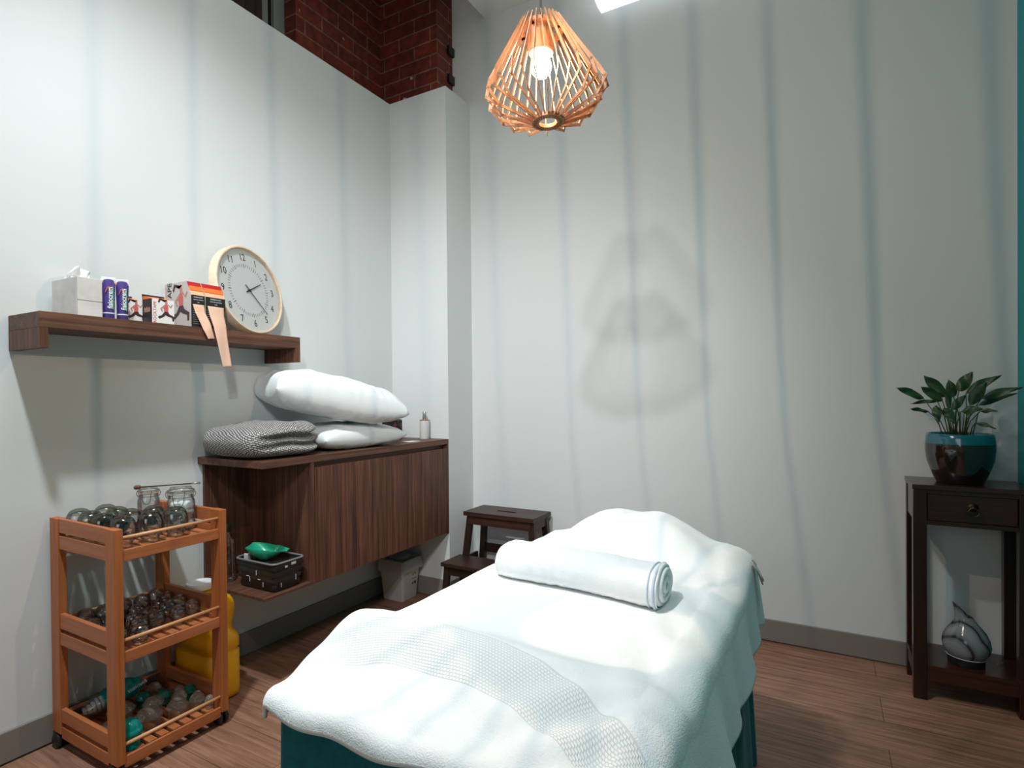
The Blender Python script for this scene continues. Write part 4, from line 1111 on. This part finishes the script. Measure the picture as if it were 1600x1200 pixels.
o = mk('towel_cloth', bm, M['towel'], t, L, smooth=True)
md = o.modifiers.new('thickness', 'SOLIDIFY'); md.thickness = .005; md.offset = 1
# stitched hem roll along the near edge
def hem(pts, r):
    bm = bmesh.new(); tube(bm, pts, r, 8); return bm
pts_ = [tf(k/90, .004)+Vector((0, -.001, .001)) for k in range(91)]
mk('hem', hem(pts_, .0042), M['terry'], t, L, smooth=True)
pts_ = [tf(.997, k/120) for k in range(121)]
mk('hem', hem(pts_, .0038), M['terry'], t, L, smooth=True)
# a grey sheet corner sticking out at the far right
bm = bmesh.new()
def gc(u, v): return Vector((2.075+.030*u+.004*math.sin(v*6), 1.775+.05*v, .650-.012*u-.035*v*u-.025*u*u))
sheet(bm, gc, 10, 10)
o = mk('sheet_corner', bm, M['cardgrey'], smooth=True); md = o.modifiers.new('thickness', 'SOLIDIFY'); md.thickness = .002
tag(o, 'grey cloth corner sticking out from under the towel, far right end', 'cloth')
# rolled hand towel
t = thing('rolled_towel', 'white terry towel rolled up across the middle of the massage table', 'towel', (1.70, 1.385, TZ+.01)); L = t.location
A0 = Vector((1.460, 1.405, 0)); A1 = Vector((1.925, 1.362, 0))
def roll_f(u, v):
    c_ = A0.lerp(A1, u); ang = 2*PI*v
    e = min(1, (u/.05))**.5 if u < .05 else 1
    e = .80+.20*e
    hy, hz = .070*e*(1+.04*math.sin(u*7)), .048*e*(1+.04*noise.noise(Vector((u*5, 0, 2))))
    y = math.cos(ang); z = math.sin(ang)
    y = math.copysign(abs(y)**.85, y); z = math.copysign(abs(z)**.85, z)
    w_ = .0018*noise.noise(Vector((u*25, math.cos(ang)*3, math.sin(ang)*3)))
    zb = topz(c_.x, c_.y)+.004
    return Vector((c_.x, c_.y+y*(hy+w_), max(zb, zb+hz+z*(hz+w_)-.004)))
bm = bmesh.new(); sheet(bm, roll_f, 80, 56)
ringL = [roll_f(0, k/56) for k in range(56)]; 
bm.faces.new([bm.verts.new(p) for p in ringL])
mk('outer_layer', bm, M['terry'], t, L, smooth=True)
# spiral layers at the right end
bm = bmesh.new()
cR = A1; zb = topz(cR.x, cR.y)+.004
for lay, (sc, xo) in enumerate(((.92,.004),(.72,.016),(.50,.010),(.30,.018))):
    pts_ = []
    for k in range(40):
        ang = 2*PI*k/40
        pts_.append((cR.x-.006+xo*.6, cR.y+math.cos(ang)*.070*sc, zb+.048+math.sin(ang)*.046*sc))
    tube(bm, pts_, .0065, 8, True)
pts_ = [bm.verts.new((cR.x-.008, cR.y+math.cos(2*PI*k/40)*.066, zb+.048+math.sin(2*PI*k/40)*.043)) for k in range(40)]
bm.faces.new(pts_)
mk('inner_layers', bm, M['terry'], t, L, smooth=True)
def ring_at(u, gr):
    return [roll_f(u, k/56) + (roll_f(u, k/56)-(A0.lerp(A1, u)+Vector((0,0,zb+.048)))).normalized()*gr for k in range(57)]
bm = bmesh.new(); tube(bm, ring_at(.955, .0012), .0022, 6); tube(bm, ring_at(.985, .0012), .0035, 6)
mk('stitched_hem', bm, M['hemline'], t, L, smooth=True)

# ------------------------------------------------------------------ pendant lamp
PC = Vector((1.712, 1.15, 0)); zt, zb_ = 1.985, 1.755
t = thing('pendant_lamp', 'geometric pendant lamp of pale wooden slats hanging from the ceiling, lit', 'lamp', (PC.x, PC.y, 1.885)); L = t.location
TL = Matrix.Rotation(math.radians(-4), 3, 'Y')
def tl(p):
    q = Vector(p)-Vector((0,0,1.985)); return PC+TL @ q+Vector((0,0,1.985))
n = 32
for k in range(n):
    a_ = 2*PI*(k+.3)/n; c_, s_ = math.cos(a_), math.sin(a_)
    j = random.uniform(-.006, .006)
    if k % 2: prof = [(.046,1.982),(.120+j,1.852),(.130+j,1.812),(.028,1.757)]
    else: prof = [(.046,1.980),(.133+j,1.820),(.108+j,1.784),(.028,1.757)]
    bm = bmesh.new(); up = Vector((-s_, c_, 0))
    for (r0, z0), (r1, z1) in zip(prof, prof[1:]):
        a3, b3 = tl((r0*c_, r0*s_, z0)), tl((r1*c_, r1*s_, z1)); d_ = (b3-a3).normalized()*.003
        bar(bm, a3-d_, b3+d_, .0070, .0017, up=TL @ up)
    mk('slat', bm, M['lampwood'], t, L)
bm = bmesh.new()
def lring(r0, r1, z0, z1):
    lathe(bm, [(r0,z0),(r1,z0),(r1,z1),(r0,z1),(r0,z0)], (PC.x, PC.y, 0), 36)
lring(.036, .050, 1.962, 1.970); 
o = mk('top_ring', bm, M['lampwood'], t, L)
bm = bmesh.new(); lring(.020, .036, 1.756, 1.764)
for v in bm.verts: v.co = tl(v.co-Vector((PC.x, PC.y, 0)))
mk('bottom_ring', bm, M['lampwood'], t, L)
bm = bmesh.new(); lathe(bm, [(0,1.975),(.024,1.975),(.028,1.968),(.0285,1.918),(.026,1.915),(0,1.915)], (PC.x, PC.y, 0), 28); o = mk('lamp_holder', bm, M['lampwood'], t, L); auto(o)
bm = bmesh.new(); box(bm, PC.x-.050, PC.x+.050, PC.y-.004, PC.y+.004, 1.962, 1.968); box(bm, PC.x-.004, PC.x+.004, PC.y-.05, PC.y+.05, 1.962, 1.968); mk('cross_bar', bm, M['lampwood'], t, L)
bm = bmesh.new(); lathe(bm, [(.010,1.914),(.014,1.907),(.0215,1.896),(.0235,1.886),(.021,1.874),(.014,1.865),(.007,1.8615),(0,1.861)], (PC.x, PC.y, 0), 28); mk('bulb', bm, M['bulb'], t, L, smooth=True)
bm = bmesh.new(); tube(bm, [(PC.x, PC.y, 1.975), (PC.x, PC.y, ZC-.03)], .0022, 8); mk('cord', bm, M['cord_grey'], t, L, smooth=True)
bm = bmesh.new(); lathe(bm, [(0,ZC-.035),(.03,ZC-.034),(.045,ZC-.02),(.048,ZC-.001),(0,ZC-.001)], (PC.x, PC.y, 0), 28); o = mk('ceiling_rose', bm, M['capwhite'], t, L); auto(o)

# lit unit high on the back wall
t = thing('wall_light_unit', 'white angular light unit glowing high on the back wall', 'light', (1.7, YB-.13, 3.155)); L = t.location
x0, x1 = 1.238, 2.15
prof = [(YB-.001, 3.155), (YB-.10, 3.155), (YB-.20, 3.185), (YB-.235, 3.22), (YB-.24, 3.30), (YB-.22, 3.345), (YB-.18, 3.355), (YB-.001, 3.355)]
bm = bmesh.new(); A = [bm.verts.new((x0, y, z)) for y, z in prof]; Bv = [bm.verts.new((x1, y, z)) for y, z in prof]
bm.faces.new(A); bm.faces.new(Bv)
for k in range(len(prof)): bm.faces.new((A[k], A[(k+1) % len(prof)], Bv[(k+1) % len(prof)], Bv[k]))
bmesh.ops.bevel(bm, geom=[e for e in bm.edges if abs(e.verts[0].co.x-e.verts[1].co.x) < .001 and e.verts[0].co.y < YB-.01], offset=.012, segments=3, affect='EDGES')
mk('unit_body', bm, M['acwhite'], t, L)
mk('end_strip', B(x0+.08, x1-.05, YB-.165, YB-.105, 3.150, 3.156, .001), M['capwhite'], t, L)

# ------------------------------------------------------------------ console table
t = thing('console_table', 'dark red brown timber console table with one drawer against the back wall', 'table', (2.72, 2.69, 0)); L = t.location
CX0, CX1, CY0, CY1 = 2.547, 2.900, 2.572, 2.815
mk('top', B(CX0, CX1, CY0, CY1, .785, .803, .002), M['rose_x'], t, L)
for (x, y) in ((CX0+.003, CY0+.003), (CX1-.046, CY0+.003), (CX0+.003, CY1-.043), (CX1-.046, CY1-.043)):
    mk('leg', B(x, x+.043, y, y+.040, 0, .7848, .003), M['rose_z'], t, L)
mk('side_apron', B(CX0+.006, CX0+.022, CY0+.043, CY1-.043, .668, .7848), M['rose_x'], t, L)
mk('side_apron', B(CX1-.022, CX1-.006, CY0+.043, CY1-.043, .668, .7848), M['rose_x'], t, L)
mk('back_apron', B(CX0+.046, CX1-.046, CY1-.025, CY1-.010, .668, .7848), M['rose_x'], t, L)
mk('front_rail', B(CX0+.046, CX1-.046, CY0+.008, CY0+.026, .770, .7848), M['rose_x'], t, L)
mk('front_rail', B(CX0+.046, CX1-.046, CY0+.005, CY0+.026, .655, .670, .001), M['rose_x'], t, L)
d = mk('drawer', B(CX0+.048, CX1-.048, CY0+.010, CY0+.20, .672, .768, .002), M['rose_x'], t, L)
bm = bmesh.new(); R90 = Matrix.Rotation(PI/2, 3, 'X')
lathe(bm, [(0,0),(.016,0),(.015,.003),(.006,.005),(.007,.012),(0,.014)], (2.728, CY0+.010, .728), 20, mat=R90)
tube(bm, [(2.728+.0155*math.sin(k/20*2*PI), CY0-.004, .7135+.0155*math.cos(k/20*2*PI)) for k in range(20)], .002, 8, True)
o = mk('drawer_pull', bm, M['brass'], d, L, smooth=True); 
mk('lower_shelf', B(CX0+.004, CX1-.004, CY0+.006, CY1-.006, .112, .132, .001), M['rose_x'], t, L)
mk('shelf_rail', B(CX0+.046, CX1-.046, CY0+.006, CY0+.022, .074, .1118, .001), M['rose_x'], t, L)
mk('side_stretcher', B(CX0+.006, CX0+.020, CY0+.043, CY1-.043, .070, .1118, .001), M['rose_x'], t, L)

# potted plant
t = thing('potted_plant', 'leafy peace lily in a glazed teal rimmed brown pot on the console', 'plant', (2.7075, 2.69, .803)); L = t.location
bm = bmesh.new()
R_ = .107
lathe(bm, [(0,.0),(.070,.0),(.074,.004),(.090,.045),(.103,.085),(.1075,.125),(.107,.150),(.1045,.172),(.102,.186),(.0985,.187),(.096,.180),(.098,.150)], tuple(L), 64, mis=[0,0,0,0,0,0,1,1,1,1,1])
mk('pot', bm, [M['glaze'], M['glazeteal']], t, L, smooth=True)
bm = bmesh.new(); lathe(bm, [(0,.172),(.05,.174),(.098,.170)], tuple(L), 32); mk('soil', bm, M['soil'], t, L, smooth=True)
leaves = [((2.505, 2.65, 1.165), (2.595, 2.67, 1.121), 0.26), ((2.558, 2.72, 1.1), (2.642, 2.705, 1.111), 0.16), ((2.545, 2.62, 1.083), (2.608, 2.655, 1.071), 0.2), ((2.601, 2.72, 1.212), (2.669, 2.705, 1.127), 0.34), ((2.584, 2.66, 1.168), (2.654, 2.675, 1.111), 0.34), ((2.671, 2.67, 1.193), (2.674, 2.68, 1.078), 0.16), ((2.751, 2.71, 1.223), (2.706, 2.7, 1.147), 0.4), ((2.831, 2.69, 1.206), (2.727, 2.69, 1.14), 0.24), ((2.778, 2.64, 1.181), (2.734, 2.665, 1.097), 0.36), ((2.889, 2.68, 1.161), (2.771, 2.685, 1.12), 0.2), ((2.884, 2.72, 1.14), (2.766, 2.705, 1.095), 0.16), ((2.807, 2.63, 1.076), (2.764, 2.66, 1.075), 0.26), ((2.799, 2.61, 1.013), (2.749, 2.65, 1.032), 0.2), ((2.725, 2.68, 1.135), (2.685, 2.685, 1.078), 0.36), ((2.766, 2.63, 1.084), (2.708, 2.66, 1.074), 0.4), ((2.683, 2.74, 1.195), (2.694, 2.715, 1.126), 0.4), ((2.636, 2.64, 1.026), (2.633, 2.665, 1.096), 0.35), ((2.69, 2.65, 1.026), (2.658, 2.67, 1.087), 0.4)]
def leaf(tip, base, w):
    tip, base = Vector(tip), Vector(base); ln = (tip-base).length; ax = (tip-base).normalized()
    side = ax.cross(Vector((0, -1, .35))).normalized(); nrm = side.cross(ax)
    wd = max(.016, w*ln*1.15)/2
    bm = bmesh.new()
    def f(u, v):
        a = v*2-1; q = math.sin(PI*min(1, u**.8))**.85*(1-.25*u)
        if u > .93: q *= 1
        p = base.lerp(tip, u)+side*(a*wd*q*1.15)+nrm*(-abs(a)*wd*q*.35+.004*math.sin(u*9+a*2))+Vector((0,0,.05*ln*math.sin(u*PI)))
        p.x = min(p.x, XR-.004); p.y = min(p.y, YB-.006)
        return p
    sheet(bm, f, 16, 6)
    o = mk('leaf', bm, M['leaf'], t, L, smooth=True)
    root = Vector((2.7075+(base.x-2.7075)*.35+random.uniform(-.015,.015), 2.69+(base.y-2.69)*.3+random.uniform(-.02,.02), .975))
    mid = root.lerp(base, .5)+Vector(((base.x-root.x)*-.12, 0, .012))
    bm = bmesh.new(); tube(bm, [root, mid, base, base.lerp(tip, .08)], [.0022, .0019, .0016, .0012], 6)
    mk('leaf_stalk', bm, M['stem'], o, None, smooth=True).location = (0, 0, 0)
    o.children[0].data.transform(Matrix.Translation(-L))
for tip, base, w in leaves: leaf(tip, base, w)
# extra short stalks rising from the crown
bm = bmesh.new()
for k in range(9):
    a_ = random.random()*6.28; r_ = random.uniform(.01, .04)
    x, y = 2.7075+r_*math.cos(a_), 2.69+r_*math.sin(a_)
    tube(bm, [(x, y, .972), (x+.012*math.cos(a_), y+.012*math.sin(a_), 1.03), (x+.02*math.cos(a_), y+.02*math.sin(a_), 1.07)], [.0024,.002,.0015], 6)
mk('crown_stalks', bm, M['stem'], t, L, smooth=True)

# oil diffuser
t = thing('oil_diffuser', 'grey marbled teardrop oil diffuser on the lower shelf of the console', 'diffuser', (2.722, 2.665, .132)); L = t.location
bm = bmesh.new(); lathe(bm, [(0,.0),(.054,.0),(.056,.004),(.056,.028),(0,.028)], tuple(L), 40); o = mk('diffuser_base', bm, M['black'], t, L); auto(o)
bm = bmesh.new(); lathe(bm, [(.050,.0282),(.060,.034),(.070,.050),(.0745,.072),(.071,.096),(.060,.120),(.044,.142),(.032,.160),(.026,.176),(.024,.192),(.022,.205)], tuple(L), 48)
for v in bm.verts:
    zz = v.co.z-L[2]
    if zz > .13:
        q = (zz-.13)/.075; v.co.x -= .020*q*q
        if zz > .19: v.co.z += .018*max(0, -(v.co.x-L[0]+.020)/.022)-.022*max(0, (v.co.x-L[0]+.020)/.022)
mk('glass_vase', bm, M['marble'], t, L, smooth=True)
bm = bmesh.new(); tube(bm, [(L[0]+.0615*math.cos(a_/20*PI-PI), L[1]+.0615*math.sin(a_/20*PI-PI), L[2]+.032-.001) for a_ in range(21)]+[(L[0]+.09, L[1]+.02, L[2]+.006), (L[0]+.12, L[1]+.06, L[2]+.003)], .0012, 6)
mk('power_cord', bm, M['cord_white'], t, L, smooth=True)

# ------------------------------------------------------------------ lights
def area(name, loc, target, size, power, col, shape='DISK', sizey=None):
    l = bpy.data.lights.new(name, 'AREA'); l.shape = shape; l.size = size; l.energy = power; l.color = col
    if sizey: l.size_y = sizey
    o = bpy.data.objects.new(name, l); COL.objects.link(o); o.location = loc
    o.rotation_euler = (Vector(target)-Vector(loc)).to_track_quat('-Z', 'Y').to_euler(); return o
def spot(name, loc, target, ang, power, col, soft=.05, blend=1):
    l = bpy.data.lights.new(name, 'SPOT'); l.energy = power; l.color = col; l.spot_size = math.radians(ang); l.spot_blend = blend; l.shadow_soft_size = soft
    o = bpy.data.objects.new(name, l); COL.objects.link(o); o.location = loc
    o.rotation_euler = (Vector(target)-Vector(loc)).to_track_quat('-Z', 'Y').to_euler()
spot('ceiling_downlight', (1.05, .38, ZC-.01), (.60, 1.5, .9), 93, 335, (.87, .955, 1.0), .07)
spot('front_spotlight', (1.90, .05, 2.20), (.7, 2.4, 1.2), 72, 54, (.92, .96, 1.0), .022)
spot('front_spotlight', (1.90, .02, 1.98), (.7, 2.4, 1.4), 72, 36, (.92, .96, 1.0), .022)
area('front_fill', (1.5, -2.25, 1.6), (1.1, 1.5, .9), 1.4, 12, (.86, .95, 1.0), 'RECTANGLE', 1.5)  # unseen soft fill behind the camera, added to light fronts and undersides
spot('side_fill', (2.62, .35, ZC-.02), (2.12, 1.30, .6), 42, 52, (.84, .96, 1.0), .08)  # added spot that lifts the towel's shaded right side, no fitting above it
area('overhead_fill', (1.15, .9, ZC-.02), (1.15, 1.1, 0), .5, 12, (.95, .97, 1.0))  # added overhead fill to brighten the table, without a fitting
l = bpy.data.lights.new('bulb_filament', 'POINT'); l.energy = 14; l.color = (1, .72, .48); l.shadow_soft_size = .0012
o = bpy.data.objects.new('bulb_filament', l); COL.objects.link(o); o.location = (PC.x, PC.y, 1.886)
w = bpy.data.worlds.new('World'); bpy.context.scene.world = w; w.use_nodes = True
w.node_tree.nodes['Background'].inputs[0].default_value = (.62, .72, .80, 1); w.node_tree.nodes['Background'].inputs[1].default_value = .12

# ------------------------------------------------------------------ camera
yaw, pitch, roll_, F = -.5082917590, -.0081737500, -.0084803447, 883.6427
cy, sy = math.cos(yaw), math.sin(yaw); cp, sp = math.cos(pitch), math.sin(pitch)
fw = Vector((sy*cp, cy*cp, sp)); r = Vector((cy, -sy, 0)); u = r.cross(fw)
cr, sr = math.cos(roll_), math.sin(roll_)
r2 = r*cr+u*sr; u2 = -r*sr+u*cr
cam = bpy.data.cameras.new('camera'); co = bpy.data.objects.new('camera', cam); COL.objects.link(co)
MM = Matrix((r2, u2, -fw)).transposed().to_4x4(); MM.translation = (2.2704126, 0, 1.15); co.matrix_world = MM
cam.sensor_width = 36; cam.sensor_fit = 'HORIZONTAL'; cam.lens = F/1600*36; cam.shift_y = 23.970448/1600; cam.clip_start = .02
bpy.context.scene.camera = co
vs = bpy.context.scene.view_settings
vs.view_transform = 'Standard'; vs.look = 'None'; vs.gamma = 1; vs.exposure = .13; vs.use_curve_mapping = False
